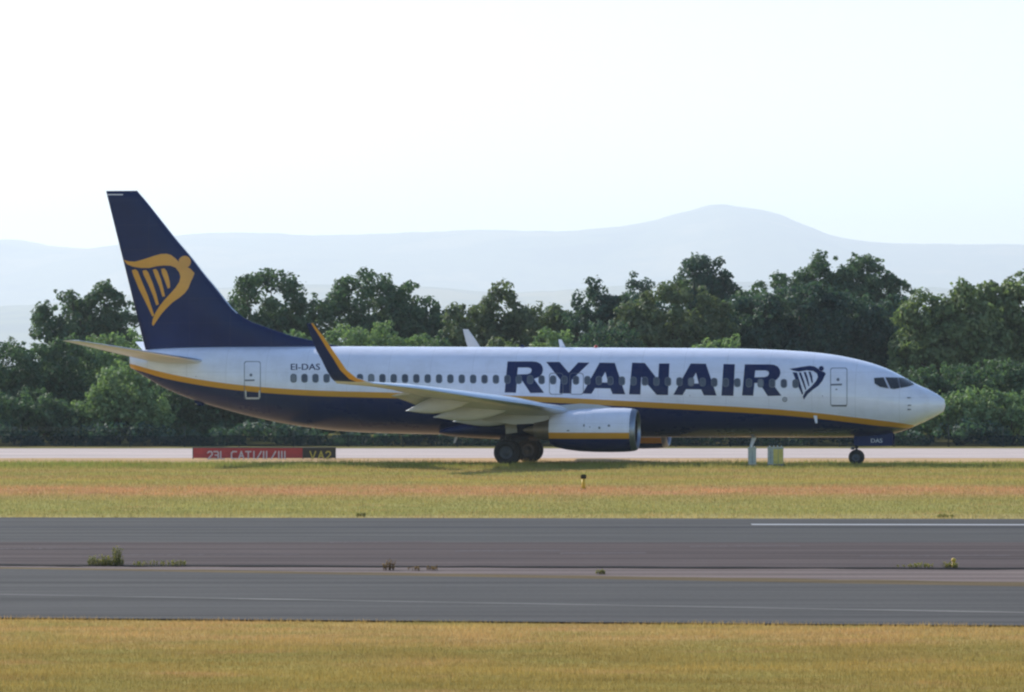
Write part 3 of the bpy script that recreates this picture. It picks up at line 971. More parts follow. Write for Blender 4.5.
harp_t = [[c1([(288, 353), (310, 359), (334, 360), (358, 354), (384, 346), (410, 337), (436, 330), (458, 329), (476, 334), (494, 348), (506, 361), (520, 372), (552, 388), (568, 405), (562, 422), (554, 438), (544, 464), (530, 484), (508, 502),
               (482, 520), (460, 541), (440, 563), (424, 586), (406, 613), (401, 606), (404, 586), (414, 562), (430, 536), (450, 511), (472, 487), (494, 462), (508, 440), (513, 420), (508, 402), (494, 384), (474, 376), (448, 375), (420, 378),
               (390, 385), (358, 385), (326, 380), (304, 371)])],
          [c1(disc(530, 361, 24, 18))],
          [c1([(506, 352), (520, 340), (540, 345), (536, 384), (512, 376)])],
          [c1([(322, 394), (336, 390), (345, 398), (362, 440), (384, 492), (410, 572), (402, 576), (378, 524), (350, 468), (328, 414)])],
          [c1([(364, 396), (378, 393), (386, 402), (402, 440), (418, 488), (428, 528), (418, 532), (406, 496), (386, 448), (368, 412)])],
          [c1([(404, 392), (416, 389), (424, 398), (436, 430), (446, 468), (452, 496), (442, 498), (430, 458), (414, 420)])],
          [c1([(437, 389), (450, 387), (459, 398), (466, 420), (471, 442), (472, 462), (463, 466), (452, 436), (440, 406)])]]
decal('harp_emblem', harp_t, m_yel, fin, .006, 4.0, fin_map)
decal('fin_tip_stripe', [[[(107.6, 194.1), (123, 194.1), (123, 195.1), (107.9, 195.1)]]], m_white, fin, .007, 4.0, fin_map)

# --- wings, one loft each, running up into the blended winglet
def up_foil(x, tc): return foil(x) * tc * 1.0 + .02 * math.sin(math.pi * x) * .8
def lo_foil(x, tc): return -foil(x) * tc * .72 + .012 * math.sin(math.pi * x) * .6
wl = [(16.9, (374, 383.6), (337, 381)), (17.28, (357, 378.4), (331.5, 379.6)), (17.52, (346.5, 370), (326.5, 373.4)), (17.66, (339, 359), (321.2, 363)), (17.74, (333, 350.4), (316.4, 352)), (17.86, (323, 336), (310.8, 337.4)), (17.98, (312.9, 323.2), (306.6, 323.4))]
secs = []   # (l, z, sLE, chord, phi, tc, incidence)
for l, z, sle, ste, inc in [(1.2, 2.16, 14.0, 20.9, .012), (1.9, 2.18, 14.4, 21.2, .012), (3.0, 2.24, 15.1, 21.5, .010), (4.0, 2.34, 15.65, 21.6, .008), (5.7, 2.50, 16.42, 21.75, .0), (8, 2.74, 17.16, 22.2, -.05), (11, 3.08, 18.96, 22.8, -.088), (14, 3.46, 20.76, 23.4, -.062)]:
    secs.append((l, z, sle + .026 * l, ste - sle, .1, (.105) if l < 4 else .11, inc))
phis = [.16, .55, 1.0, 1.28, 1.36, 1.38, 1.38]
for (l, le, te), ph in zip(wl, phis):
    s0, zz = inv(*le, l); s1, _ = inv(*te, l)
    secs.append((l, zz, s0, s1 - s0, ph, .10 if l < 17 else .09, 0))
# chord row samples
XW = [0, .006, .02, .05, .09, .14, .2, .3, .42, .5, .6, .7, .8, .9, 1.0]
def wing_mesh(side):
    vs, fs, fm = [], [], []
    nW = len(XW); rn = 2 * nW - 1
    # refine the sections along the span
    ls = [q[0] for q in secs]
    fine = []
    for a, b in zip(secs, secs[1:]):
        k = 2
        for j in range(k):
            t = j / k
            fine.append(tuple(a[i] + (b[i] - a[i]) * t for i in range(7)))
    fine.append(secs[-1])
    for (l, z, s0, ch, ph, tc, inc) in fine:
        up = [(x, up_foil(x, tc)) for x in XW]
        lo = [(x, lo_foil(x, tc)) for x in XW[1:]]
        ring = up[::-1] + lo
        for x, y in ring:
            t = y * ch
            s = s0 + x * ch
            dz = -inc * x * ch
            vs.append((s, side * (l - math.sin(ph) * t), z + math.cos(ph) * t + dz))
    for i in range(len(fine) - 1):
        lm = (fine[i][0] + fine[i + 1][0]) / 2
        for k in range(rn - 1):
            fs.append((i * rn + k, i * rn + k + 1, (i + 1) * rn + k + 1, (i + 1) * rn + k))
            upper = k < nW - 1
            x = XW[nW - 1 - k - 1] if upper else XW[k - nW + 1]
            if lm > 17.1:
                if upper: m = 3
                else: m = 1 if x < .23 else 2
            else:
                m = 4 if (x < (.10 if upper else .05) and lm < 16.6) else 0
            fm.append(m)
        fs.append((i * rn + rn - 1, i * rn, (i + 1) * rn, (i + 1) * rn + rn - 1)); fm.append(2 if lm > 17.1 else 0)
    b = (len(fine) - 1) * rn
    fs.append(tuple(b + k for k in range(rn))); fm.append(2)
    fs.append(tuple(k for k in range(rn))); fm.append(0)
    return vs, fs, fm
m_winglet = plane_paint('pale winglet paint', (.70, .70, .72), .3)
def smooth_sharp(o, ang=35):
    o.data.set_sharp_from_angle(angle=R(ang))
    return o
wings = {}
for side in (1, -1):
    wv_, wf_, wm_ = wing_mesh(side)
    wings[side] = smooth_sharp(fix_normals(obj('wing', wv_, wf_, [m_wing, m_yel, m_navy, m_winglet, m_slat], plane, True, wm_)))
    # flap track fairings
    for (lf, tip, z0, rad, ln) in [(9.0, (405.5, 411.2), 2.98, .40, 3.3), (6.5, (433.5, 417.4), 2.56, .42, 3.7), (4.55, (452.5, 421.8), 2.26, .42, 3.9)]:
        s1, ze = inv(*tip, lf)
        s1 -= .026 * lf; ze += .11; s0 = s1 - ln
        vs, fs = [], []
        ns, nk = 16, 12
        for i in range(ns):
            t = i / (ns - 1)
            g = max(.02, (math.sin(math.pi * min(1, t * 1.02)) ** .7) * (1 if t < .55 else (1 - ((t - .55) / .45) ** 2 * .45)))
            droop = -.10 * t * t
            for k in range(nk):
                a = 2 * math.pi * k / nk
                vs.append((.026 * lf + s0 + (s1 - s0) * t, side * (lf + math.cos(a) * rad * .55 * g), z0 + (ze - z0) * t + droop + .12 * (1 - t) + math.sin(a) * rad * g))
        for i in range(ns - 1):
            for k in range(nk):
                k2 = (k + 1) % nk
                fs.append((i * nk + k, i * nk + k2, (i + 1) * nk + k2, (i + 1) * nk + k))
        fs += [tuple(range(nk)), tuple((ns - 1) * nk + k for k in range(nk))]
        fix_normals(obj('flap_fairing', vs, fs, m_wing, wings[side], True))
    # drooped trailing flaps
    for (la, lb) in ((2.1, 4.3), (6.0, 10.4)):
        vs, fs = [], []
        nseg = 8
        for i in range(nseg + 1):
            l = la + (lb - la) * i / nseg
            ste = .026 * l + np.interp(l, [1.2, 1.9, 3, 4, 5.7, 8, 11, 14], [20.9, 21.2, 21.5, 21.6, 21.75, 22.2, 22.85, 23.45])
            zz = np.interp(l, [1.2, 1.9, 3, 4, 5.7, 8, 11, 14], [2.02, 2.04, 2.12, 2.24, 2.47, 2.97, 3.40, 3.62])
            ch = np.interp(l, [2, 5.7, 12], [1.5, 1.25, .8])
            for (x, t) in [(0, .02), (.15, .07), (.5, .055), (1, .006), (.5, -.035), (.15, -.05)]:
                vs.append((ste - ch * .72 + x * ch, side * l, zz - .03 - x * ch * (.06 if la < 3 else .14) + t * ch * 1.3 - .02))
        for i in range(nseg):
            for k in range(6):
                k2 = (k + 1) % 6
                fs.append((i * 6 + k, i * 6 + k2, (i + 1) * 6 + k2, (i + 1) * 6 + k))
        fs += [tuple(range(6)), tuple(nseg * 6 + k for k in range(6))]
        smooth_sharp(fix_normals(obj('flap', vs, fs, m_wing, wings[side], True)))

# --- tailplanes
sr0, zr0 = inv(197.5, 360.2, 1.0); str_, _ = inv(140, 362, 1.0)
st0, zt0 = inv(82, 341.2, 7.1); st1, _ = inv(63.5, 340.6, 7.1)
for side in (1, -1):
    vs, fs, fm = [], [], []
    XT = [0, .01, .04, .1, .2, .35, .5, .65, .8, .9, 1]
    rn = 2 * len(XT) - 1
    rows = []
    for i in range(9):
        t = i / 8
        l = .25 + (7.1 - .25) * t
        q = (l - 1.0) / 6.1
        rows.append((l, sr0 + (st0 - sr0) * q, str_ + (st1 - str_) * q + (.30 * max(q, 0) if side < 0 else 0), zr0 + (zt0 - zr0) * q, 1.0))
    rows.append((7.2, st0 + .16, st1 + .02 + (.30 if side < 0 else 0), zt0 + .02, .4))
    for (l, a, b, z, sh) in rows:
        ch = b - a
        ring = [(x, foil(x) * .10 * sh) for x in XT][::-1] + [(x, -foil(x) * .10 * sh) for x in XT[1:]]
        for x, y in ring:
            vs.append((a + x * ch, side * l, z + y * ch + .02 * x * ch))
    for i in range(len(rows) - 1):
        for k in range(rn - 1):
            fs.append((i * rn + k, i * rn + k + 1, (i + 1) * rn + k + 1, (i + 1) * rn + k))
            x = XT[len(XT) - 2 - k] if k < len(XT) - 1 else XT[k - len(XT) + 1]
            fm.append(1 if x < .03 else 0)
        fs.append((i * rn + rn - 1, i * rn, (i + 1) * rn, (i + 1) * rn + rn - 1)); fm.append(0)
    b = (len(rows) - 1) * rn
    fs += [tuple(b + k for k in range(rn)), tuple(range(rn))]; fm += [0, 0]
    smooth_sharp(fix_normals(obj('tailplane', vs, fs, [m_wing, m_slat], plane, True, fm)))

# --- engines
ex0 = inv(638, 430, 4.83)[0]; ez = inv(600, 430.2, 4.83)[1]; ex1 = inv(551, 430, 4.83)[0]
eprof = [(0, .845), (.03, .885), (.10, .935), (.25, .965), (.6, .99), (1.2, 1.0), (1.9, .99), (2.6, .955), (3.2, .88), (3.7, .77), (ex1 - ex0, .66)]
zy1, zy2 = -.10, -.375
def engine(side):
    L = 4.83 * side
    er = None
    vs, fs, fm = [], [], []
    def rz(a, r, low=0.0):
        t1 = math.acos(max(-.96, min(.99, (zy1 - low) / r))); t2 = math.acos(max(-.99, min(.99, (zy2 - low) / r)))
        t2 = max(t2, t1 + .05)
        A_ = [t1 * i / 9 for i in range(10)] + [t1 + (t2 - t1) * i / 2 for i in (1, 2)] + [t2 + (math.pi - t2) * i / 8 for i in range(1, 9)]
        half = []
        for t in A_:
            zz = r * math.cos(t)
            if zz < 0: zz *= 1 - .035 * (1 - a / 5)      # slightly flattened underside
            half.append((ex0 + a, r * 1.02 * math.sin(t), ez + zz))
        return half
    em = [0] * 9 + [1] * 2 + [2] * 8
    for a, r in eprof[3:]:
        h = rz(a, r); hi = rz(a, r, .36)
        vs += [(p[0], L + side * p[1], p[2]) for p in h] + [(p[0], L - side * p[1], p[2]) for p in hi[-2:0:-1]]
    n_ = 2 * 20 - 2
    rows = len(eprof) - 3
    rm = em + em[::-1]
    for i in range(rows - 1):
        for k in range(n_):
            k2 = (k + 1) % n_
            fs.append((i * n_ + k, i * n_ + k2, (i + 1) * n_ + k2, (i + 1) * n_ + k)); fm.append(rm[k])
    eng = fix_normals(obj('engine', vs, fs, [m_white, m_yel, m_navy], plane, True, fm))
    # polished inlet lip and throat
    def turn(prof, seg=36):
        v_, f_ = [], []
        for a, r in prof:
            for k in range(seg):
                t = 2 * math.pi * k / seg
                zz = r * math.cos(t)
                if zz < 0: zz *= 1 - .035 * (1 - a / 5)
                v_.append((ex0 + a, L + r * 1.02 * math.sin(t), ez + zz))
        for i in range(len(prof) - 1):
            for k in range(seg):
                k2 = (k + 1) % seg
                f_.append((i * seg + k, i * seg + k2, (i + 1) * seg + k2, (i + 1) * seg + k))
        return v_, f_
    v_, f_ = turn([(.26, .966), (.18, .955), (.10, .935), (.05, .91), (.015, .875), (0, .845), (.01, .815), (.05, .785), (.14, .765)])
    fix_normals(obj('inlet_lip', v_, f_, m_metal, eng, True))
    v_, f_ = turn([(.14, .765), (.5, .755), (1.0, .77), (1.05, .30)])
    fix_normals(obj('inlet_duct', v_, f_, m_black, eng, True))
    v_, f_ = turn([(.45, .01), (.52, .08), (.7, .18), (.95, .27), (1.04, .31)])
    fix_normals(obj('spinner', v_, f_, m_dkmetal, eng, True))
    vs, fs = [], []
    for k in range(24):
        t = 2 * math.pi * k / 24
        for (r, dt, da) in ((.30, -.07, .86), (.30, .07, 1.0), (.75, .16, .96), (.75, .02, .80)):
            b_ = t + dt
            vs.append((ex0 + da, L + r * math.sin(b_), ez + r * math.cos(b_)))
        fs.append(tuple(4 * k + j for j in range(4)))
    obj('fan', vs, fs, m_dkmetal, eng)
    aft = ex1 - ex0
    v_, f_ = turn([(aft, .66), (aft - .02, .64), (aft - .5, .62), (aft - .5, .50), (aft, .48), (aft + .35, .43), (aft + .75, .36), (aft + .75, .33), (aft + .5, .32)])
    fix_normals(obj('exhaust_nozzle', v_, f_, m_dkmetal, eng, True))
    v_, f_ = turn([(aft + .5, .24), (aft + .85, .2), (aft + 1.2, .08), (aft + 1.28, .005)])
    fix_normals(obj('exhaust_cone', v_, f_, m_dkmetal, eng, True))
    # small latches and access marks on the cowl
    for (px, py, a_, b_) in ((584, 425.4, .07, .10), (599.5, 427.8, .08, .10), (609, 425.6, .10, .09), (568, 430.6, .12, .05), (590, 427, .04, .05)):
        s, z = inv(px, py, 4.83 + .95)
        r_ = float(np.interp(s - ex0, [p[0] for p in eprof], [p[1] for p in eprof]))
        y_ = math.sqrt(max(.01, r_ * r_ - (z - ez) ** 2)) * 1.02
        bm = bmesh.new()
        box(bm, (s, L + side * y_, z), (a_, .02, b_), bevel=.004)
        obj_bm('cowl_latch', bm, m_outline, eng)
    # pylon
    vs, fs = [], []
    st = [(ex0 + 1.2, ez + .92, ez + 1.02, .04), (ex0 + 1.8, ez + .88, ez + 1.13, .10), (ex0 + 2.6, ez + .82, ez + 1.18, .15), (ex0 + 3.6, ez + .6, ez + 1.10, .18), (ex0 + 4.5, ez + .3, ez + .95, .17), (ex0 + 5.6, ez + .25, ez + .72, .12), (ex0 + 7.0, ez + .42, ez + .62, .03)]
    for (s, zl, zh, hw_) in st:
        for (dy, z) in ((-hw_, zl), (hw_, zl), (hw_, (zl + zh) / 2), (hw_ * .7, zh), (-hw_ * .7, zh), (-hw_, (zl + zh) / 2)):
            vs.append((s, L + dy, z))
    for i in range(len(st) - 1):
        for k in range(6):
            k2 = (k + 1) % 6
            fs.append((i * 6 + k, i * 6 + k2, (i + 1) * 6 + k2, (i + 1) * 6 + k))
    fs += [tuple(range(6)), tuple((len(st) - 1) * 6 + k for k in range(6))]
    smooth_sharp(fix_normals(obj('pylon', vs, fs, m_grey, eng, True)))
engine(1); engine(-1)

# --- landing gear
def wheel(name, s, l, r, wd, parent, zc=None):
    zc = r if zc is None else zc
    vs, fs = [], []
    h = wd / 2
    prof = [(-h * .55, r * .52), (-h * .92, r * .60), (-h, r * .74), (-h * .92, r * .90), (-h * .6, r * .985), (0, r), (h * .6, r * .985), (h * .92, r * .90), (h, r * .74), (h * .92, r * .60), (h * .55, r * .52)]
    v, f = lathe(prof, (s, l, zc), 32)
    m = [0] * len(f)
    b = len(v)
    hub = [(-h * .55, r * .52), (-h * .30, r * .42), (-h * .30, r * .24), (-h * .62, r * .20), (-h * .62, .004)]
    for sg in (1, -1):
        v2, f2 = lathe([(a * sg, q) for a, q in hub], (s, l, zc), 32)
        b = len(v)
        v += v2; f += [tuple(b + i for i in ff) for ff in f2]; m += [1] * len(f2)
    return fix_normals(obj(name, v, f, [m_tyre, m_hub], parent, True, m))

S_MAIN = inv(508, 450, 2.86)[0]
for side in (1, -1):
    bm = bmesh.new()
    L = 2.86 * side
    tube(bm, [(S_MAIN, L, .56), (S_MAIN, L, 1.15)], .085, 12)
    tube(bm, [(S_MAIN, L, 1.10), (S_MAIN - .02, L, 2.1)], .13, 12)
    tube(bm, [(S_MAIN, L - .45, .565), (S_MAIN, L + .45, .565)], .075, 10)
    tube(bm, [(S_MAIN, L, 1.25), (S_MAIN - .1, side * 1.6, 1.75)], .065, 8)
    tube(bm, [(S_MAIN + .12, L, .75), (S_MAIN + .34, L, 1.0), (S_MAIN + .12, L, 1.3)], .035, 8)
    g = obj_bm('main_gear', bm, m_steel, plane, True)
    wheel('wheel', S_MAIN, L + side * .43, .565, .40, g)
    wheel('wheel', S_MAIN, L - side * .43, .565, .40, g)
    # grey leg door
    a0, a1 = inv(517.5, 424, L)[0], inv(506, 424, L)[0]
    z0_, z1_ = 1.42, 1.92
    bm = bmesh.new()
    box(bm, ((a0 + a1) / 2, L + side * .16, (z0_ + z1_) / 2), (.52, .03, z1_ - z0_), Matrix.Rotation(R(6), 3, 'Y'), .01)
    obj_bm('gear_door', bm, m_grey, g)
# dark wheel bay lining
bm = bmesh.new(); box(bm, (S_MAIN, 0, 1.16), (1.3, 2.6, .24), bevel=.03); obj_bm('wheel_bay', bm, m_black, plane)

S_NOSE = inv(856.5, 456, 0)[0]
bm = bmesh.new()
tube(bm, [(S_NOSE, 0, .34), (S_NOSE, 0, .8)], .055, 10)
tube(bm, [(S_NOSE, 0, .75), (S_NOSE - .05, 0, 1.7)], .085, 10)
tube(bm, [(S_NOSE, -.26, .343), (S_NOSE, .26, .343)], .05, 10)
tube(bm, [(S_NOSE, 0, .95), (S_NOSE - .9, 0, 1.5)], .04, 8)
box(bm, (S_NOSE + .16, .06, .74), (.16, .12, .12), bevel=.02)
ng = obj_bm('nose_gear', bm, m_steel, plane, True)
wheel('wheel', S_NOSE, .20, .343, .20, ng)
wheel('wheel', S_NOSE, -.20, .343, .20, ng)
bm = bmesh.new(); tube(bm, [(S_NOSE + .22, .11, .74), (S_NOSE + .25, .11, .74)], .06, 12); obj_bm('taxi_lamp', bm, m_outw, ng, True)

def text_shape(body, size=1.0):
    """flat triangles of a line of built-in lettering, width-normalised"""
    cu = bpy.data.curves.new('lettering', 'FONT')
    cu.body = body
    cu.size = size
    cu.resolution_u = 3
    o = bpy.data.objects.new('lettering', cu)
    COL.objects.link(o)
    dg = bpy.context.evaluated_depsgraph_get()
    me = o.evaluated_get(dg).to_mesh()
    V = [(v.co.x, v.co.y) for v in me.vertices]
    Fc = [tuple(p.vertices) for p in me.polygons]
    o.evaluated_get(dg).to_mesh_clear()
    bpy.data.objects.remove(o)
    bpy.data.curves.remove(cu)
    x0 = min(v[0] for v in V); x1 = max(v[0] for v in V); y0 = min(v[1] for v in V); y1 = max(v[1] for v in V)
    return [((x - x0) / (x1 - x0), (y - y0) / (y1 - y0)) for x, y in V], Fc

def flat_text(name, body, place, mat, parent, bold=0.0):
    V, Fc = text_shape(body)
    vs, fs = [], []
    shifts = [(0, 0)] + ([(bold, 0)] if bold else [])
    for i, (dx, dy) in enumerate(shifts):
        b = len(vs)
        vs += [place(u + dx, v + dy, i * .0006) for u, v in V]
        fs += [tuple(b + k for k in f) for f in Fc]
    return obj(name, vs, fs, mat, parent)

flat_text('registration_lettering', 'EI-DAS', lambda u, v, o: skin_map(290.8 + u * 29.0, 370.0 - v * 6.2, .006 + o), m_navy, fus, .012)

# nose gear doors with the last letters of the registration
for side in (1, -1):
    d0, dz1 = inv(893, 434.5, .4); d1, dz0 = inv(854, 445.6, .4)
    vs, fs = [], []
    pts = [(d0, dz1 + .12), (d0 + .02, dz0 + .06), (d0 + .1, dz0), (d1 - .06, dz0), (d1, dz0 + .06), (d1, dz1 + .06)]
    for dy in (0, .03):
        for s, z in pts:
            vs.append((s, side * (.40 + dy + (1.35 - z) * .12), z))
    k = len(pts)
    fs = [tuple(range(k)), tuple(range(k, 2 * k))] + [(i, (i + 1) % k, k + (i + 1) % k, k + i) for i in range(k)]
    dr = fix_normals(obj('nose_gear_door', vs, fs, m_navy, plane))
    if side == 1:
        def pl(u, v, o):
            s, z = inv(871 + u * 11.2, 442.6 - v * 4.0, .43)
            return (s, .436 + (1.35 - z) * .12 + o, z)
        flat_text('door_lettering', 'DAS', pl, m_outw, dr, .03)

# --- windows and doors
def rrect(cx, cy, w_, h_, r=.4, k=4):
    out = []
    rad = min(w_, h_) * r
    for (sx, sy, a0) in ((1, 1, 0), (-1, 1, 90), (-1, -1, 180), (1, -1, 270)):
        for i in range(k + 1):
            a = R(a0 + 90 * i / k)
            out.append((cx + sx * (w_ / 2 - rad) + rad * math.cos(a), cy + sy * (h_ / 2 - rad) + rad * math.sin(a)))
    return out
wy = pchip([285, 400, 520, 640, 720, 800], [378.2, 378.5, 379.6, 381.2, 382.4, 383.8])
px = 293.6
k = 0
while px < 798:
    y = wy(px)
    decal('cabin_window', [([rrect(px, y, 6.4, 8.9, .42), rrect(px, y, 4.7, 7.2, .42)], 1), ([rrect(px, y, 4.7, 7.2, .42)], 0)], [random.choice(m_panes + m_panes[:2]), m_frame], fus, .011, 6)
    s = skin_px(px, y)[0]
    # next frame station half a metre forward
    q = px
    for _ in range(6):
        q = q + (skin_px(q, y)[0] - (s - .5228)) * 21.5
    px = q

def ring_loops(cx, cy, w_, h_, t, r=.14): return [rrect(cx, cy, w_, h_, r), rrect(cx, cy, w_ - 2 * t, h_ - 2 * t, r)]
d = decal('cabin_door', [(ring_loops(838.8, 387, 17.0, 38.4, .62), 0), ([[(831.0, 383.9), (842, 383.6), (842, 385.4), (831.0, 385.6)]], 0), ([rrect(838, 379.6, 3.0, 3.2, .45)], 0), ([rrect(836.4, 389.4, 2.0, 1.0, .4)], 1)], [m_outline, m_frame], fus, .007, 4)
# shut line below the front door sill
decal('door_sill', [[[(831.8, 404.9), (846.6, 404.9), (846.6, 406.5), (831.8, 406.5)]]], m_frame, d, .009, 4)
decal('cabin_door', [(ring_loops(252.4, 380.4, 16.6, 38.2, .62), 0), ([[(245, 379.6), (254.6, 379.4), (254.6, 381), (245, 381.2)]], 0), ([rrect(251, 375, 2.8, 3.0, .45)], 0), ([[(245.0, 390.5), (246.4, 390.5), (246.6, 397.4), (245.4, 397.2)], ], 1), ([[(258.8, 390.5), (260.2, 390.5), (260.0, 397.2), (258.6, 397.4)]], 1), ([[(245.6, 397.4), (259.6, 397.4), (259.2, 399.0), (246.2, 399.0)]], 1)], [m_outline, m_outw], fus, .007, 4)
for cx in (556.2, 576.6):
    decal('overwing_exit', [(ring_loops(cx, 383.8, 14.2, 21.6, .6, .2), 0)], [m_frame], fus, .008, 4)
# cockpit glazing, both sides
panes = [[(874, 378.2), (883.4, 377.6), (888.6, 388.6), (880, 387.0), (874.6, 383.6)], [(885.2, 377.6), (897.6, 377.8), (899.8, 388.2), (894, 389.2), (890.4, 388.6)], [(898.2, 377.8), (906.8, 378.8), (914.2, 384.6), (908, 386.8), (900.4, 388.1)]]
for pn in panes:
    o = decal('cockpit_window', [[pn]], m_cock, fus, .022, 1.6)
    o2 = bpy.data.objects.new('cockpit_window', o.data.copy()); COL.objects.link(o2); o2.parent = fus
    o2.scale = (1, -1, 1)
# round crest below the last letter, probes on the nose, small service marks
decal('service_mark', [([disc(784.8, 399.4, 2.5, 14), disc(784.8, 399.4, 1.5, 14)], 0), ([disc(784.8, 399.4, .8, 10)], 0)], [m_outline], fus, .006, 4)
for (px, py) in ((908.8, 397.6), (909.2, 405.2), (909, 409.4)):
    s, l, z = skin_px(px, py)
    bm = bmesh.new(); tube(bm, [(s + .05, l - .02, z), (s + .03, l + .07, z), (s - .10, l + .10, z)], [.03, .026, .018], 8)
    obj_bm('probe', bm, m_outline, fus, True)
for (px, py, r_) in ((822.5, 396, .55), (196, 376.6, .5), (690, 395.5, .5), (612, 392, .45)):
    decal('service_mark', [([disc(px, py, r_, 8)], 0)], [m_outline], fus, .006, 4)

def blade(name, px0, px1, py_root, py_tip, lean, l, mat, th=.03):
    """swept blade aerial; px0/px1 root, lean shifts the tip"""
    (a, z0_), (b, _) = inv(px0, py_root, l), inv(px1, py_root, l)
    c, z1_ = inv(px0 + lean, py_tip, l); d_, _ = inv(px1 + lean * .8, py_tip, l)
    d_ = c + (d_ - c) * .6
    vs = []
    for dy in (-th, th):
        vs += [(a, l + dy, z0_), (b, l + dy, z0_), (d_, l + dy * .5, z1_), (c, l + dy * .5, z1_)]
    fs = [(0, 1, 2, 3), (4, 5, 6, 7), (0, 1, 5, 4), (1, 2, 6, 5), (2, 3, 7, 6), (3, 0, 4, 7)]
    return fix_normals(obj(name, vs, fs, mat, fus))
blade('aerial', 566, 560, 348.5, 339.4, -4.5, 0, m_white)
blade('aerial', 757, 752, 436.5, 447.6, -5.0, 0, m_white)
blade('drain_mast', 459.5, 456, 432.5, 443.0, -4.4, .4, m_white)
blade('drain_mast', 817, 813.6, 415.6, 423.2, .5, 1.72, m_white, .04)
blade('aerial', 525, 521, 347.8, 344.6, -2, 0, m_navy)
blade('tail_skid', 204, 194, 400.5, 405.6, 0, 0, m_navy, .09)
bm = bmesh.new(); s, z = inv(596, 347.2, 0); tube(bm, [(s, 0, z - .05), (s, 0, z + .05), (s, 0, z + .1)], [.09, .085, .03], 10)
obj_bm('beacon', bm, material('red beacon glass', (.4, .03, .02), .2), fus, True)
bm = bmesh.new(); s, z = inv(173, 349, 0); box(bm, (s, 0, z), (.12, .1, .22), bevel=.03); obj_bm('fin_light', bm, m_white, fus)

# ------------------------------------------------------------------ signs, cabinets, marker posts
def weathered(name, col, rough=.5, dirt=.75):
    m = material(name, col, rough)
    n = NT(m)
    a = n.noise(n.coords((2.2, 2.2, 5)), 1.3, 5, .65)
    n.l(n.mix(1, col, n.ramp(a, [(.3, (dirt, dirt, dirt)), (.65, (1.08, 1.05, 1.03))]), 'MULTIPLY'), n.p.inputs['Base Color'])
    return m
m_red = weathered('red sign face', (.42, .035, .040))
m_blk = weathered('black sign face', (.020, .022, .020))
m_case = weathered('sign casing', (.05, .05, .05))
m_wht = material('sign white', (.62, .58, .60), .6)
m_yl2 = material('sign yellow', (.50, .42, .06), .6)
SY = 241.0
x0, x1, x2 = [(p - 512) / F * SY for p in (193, 303, 335.5)]
ztop = EYE + (HOR - 447.4) / F * SY
sign = empty('runway_sign', 'long low red sign with white lettering and a black end panel with yellow letters', 'sign', ((x0 + x2) / 2, SY, 0))
ox = (x0 + x2) / 2
def panel(name, a, b, mat):
    bm = bmesh.new()
    box(bm, ((a + b) / 2 - ox, 0, ztop / 2 + .03), (b - a - .02, .16, ztop - .06), bevel=.015)
    return obj_bm(name, bm, mat, sign)
red = panel('red_panel', x0, x1, m_red)
blk = panel('black_panel', x1, x2, m_blk)
bm = bmesh.new()
box(bm, (0, .02, ztop - .012), (x2 - x0 + .06, .22, .035), bevel=.008)
for x in (x0, x1, x2):
    box(bm, (x - ox, .01, ztop / 2), (.035, .21, ztop), bevel=.008)
obj_bm('sign_casing', bm, m_case, sign)
def sx(p): return (p - 512) / F * SY - ox
def sz(p): return EYE + (HOR - p) / F * SY
# thick-stroked lettering drawn as bars
def strokes(name, glyphs, pxs, mats, parent, wpx, hy, wd=.075, off=.086):
    """glyphs: polylines in unit boxes; each set at pixel start pxs with pixel width wpx"""
    bm = bmesh.new()
    top, bot = hy
    for g, p0, wv__ in glyphs and [(a, b, c) for a, b, c in zip(glyphs, pxs, wpx)]:
        for pl_ in g:
            for (xa, ya), (xb, yb) in zip(pl_, pl_[1:]):
                A_ = Vector((sx(p0 + xa * wv__), -off, sz(bot + (top - bot) * ya)))
                B_ = Vector((sx(p0 + xb * wv__), -off, sz(bot + (top - bot) * yb)))
                dv = (B_ - A_)
                if dv.length < 1e-5: continue
                e = dv.normalized() * wd * .5
                nrm = Vector((-dv.z, 0, dv.x)).normalized() * wd * .5
                q = [bm.verts.new(A_ - e - nrm), bm.verts.new(B_ + e - nrm), bm.verts.new(B_ + e + nrm), bm.verts.new(A_ - e + nrm)]
                q2 = [bm.verts.new(v.co + Vector((0, .008, 0))) for v in q]
                bm.faces.new(q)
                for i in range(4):
                    bm.faces.new((q[i], q[(i + 1) % 4], q2[(i + 1) % 4], q2[i]))
                off += .00005
    return obj_bm(name, bm, mats, parent)
G = {'2': [[(0, .85), (.25, 1), (.75, 1), (1, .85), (1, .6), (0, 0), (1, 0)]], '3': [[(0, 1), (.8, 1), (1, .85), (1, .62), (.8, .52), (.3, .52)], [(.8, .52), (1, .4), (1, .15), (.8, 0), (0, 0)]],
     'L': [[(0, 1), (0, 0), (1, 0)]], 'C': [[(1, 1), (.3, 1), (0, .8), (0, .2), (.3, 0), (1, 0)]], 'A': [[(0, 0), (.5, 1), (1, 0)], [(.2, .4), (.8, .4)]], 'T': [[(0, 1), (1, 1)], [(.5, 1), (.5, 0)]],
     'I': [[(.5, 1), (.5, 0)]], '/': [[(0, 0), (1, 1)]], 'V': [[(0, 1), (.5, 0), (1, 1)]]}
H_ = (454.4 - 0.0, 461.0)
TXT = [('2', 208, 4.2), ('3', 214.2, 4.2), ('L', 220.8, 3.6), ('C', 231.6, 4.8), ('A', 238.8, 5.2), ('T', 246, 4.8), ('I', 252.5, 3), ('/', 257, 4.2), ('I', 262.2, 3), ('I', 265.2, 3), ('/', 271.4, 4.2), ('I', 277.4, 3), ('I', 280.4, 3), ('I', 283.4, 3)]
hh = (451.6, 459.0)
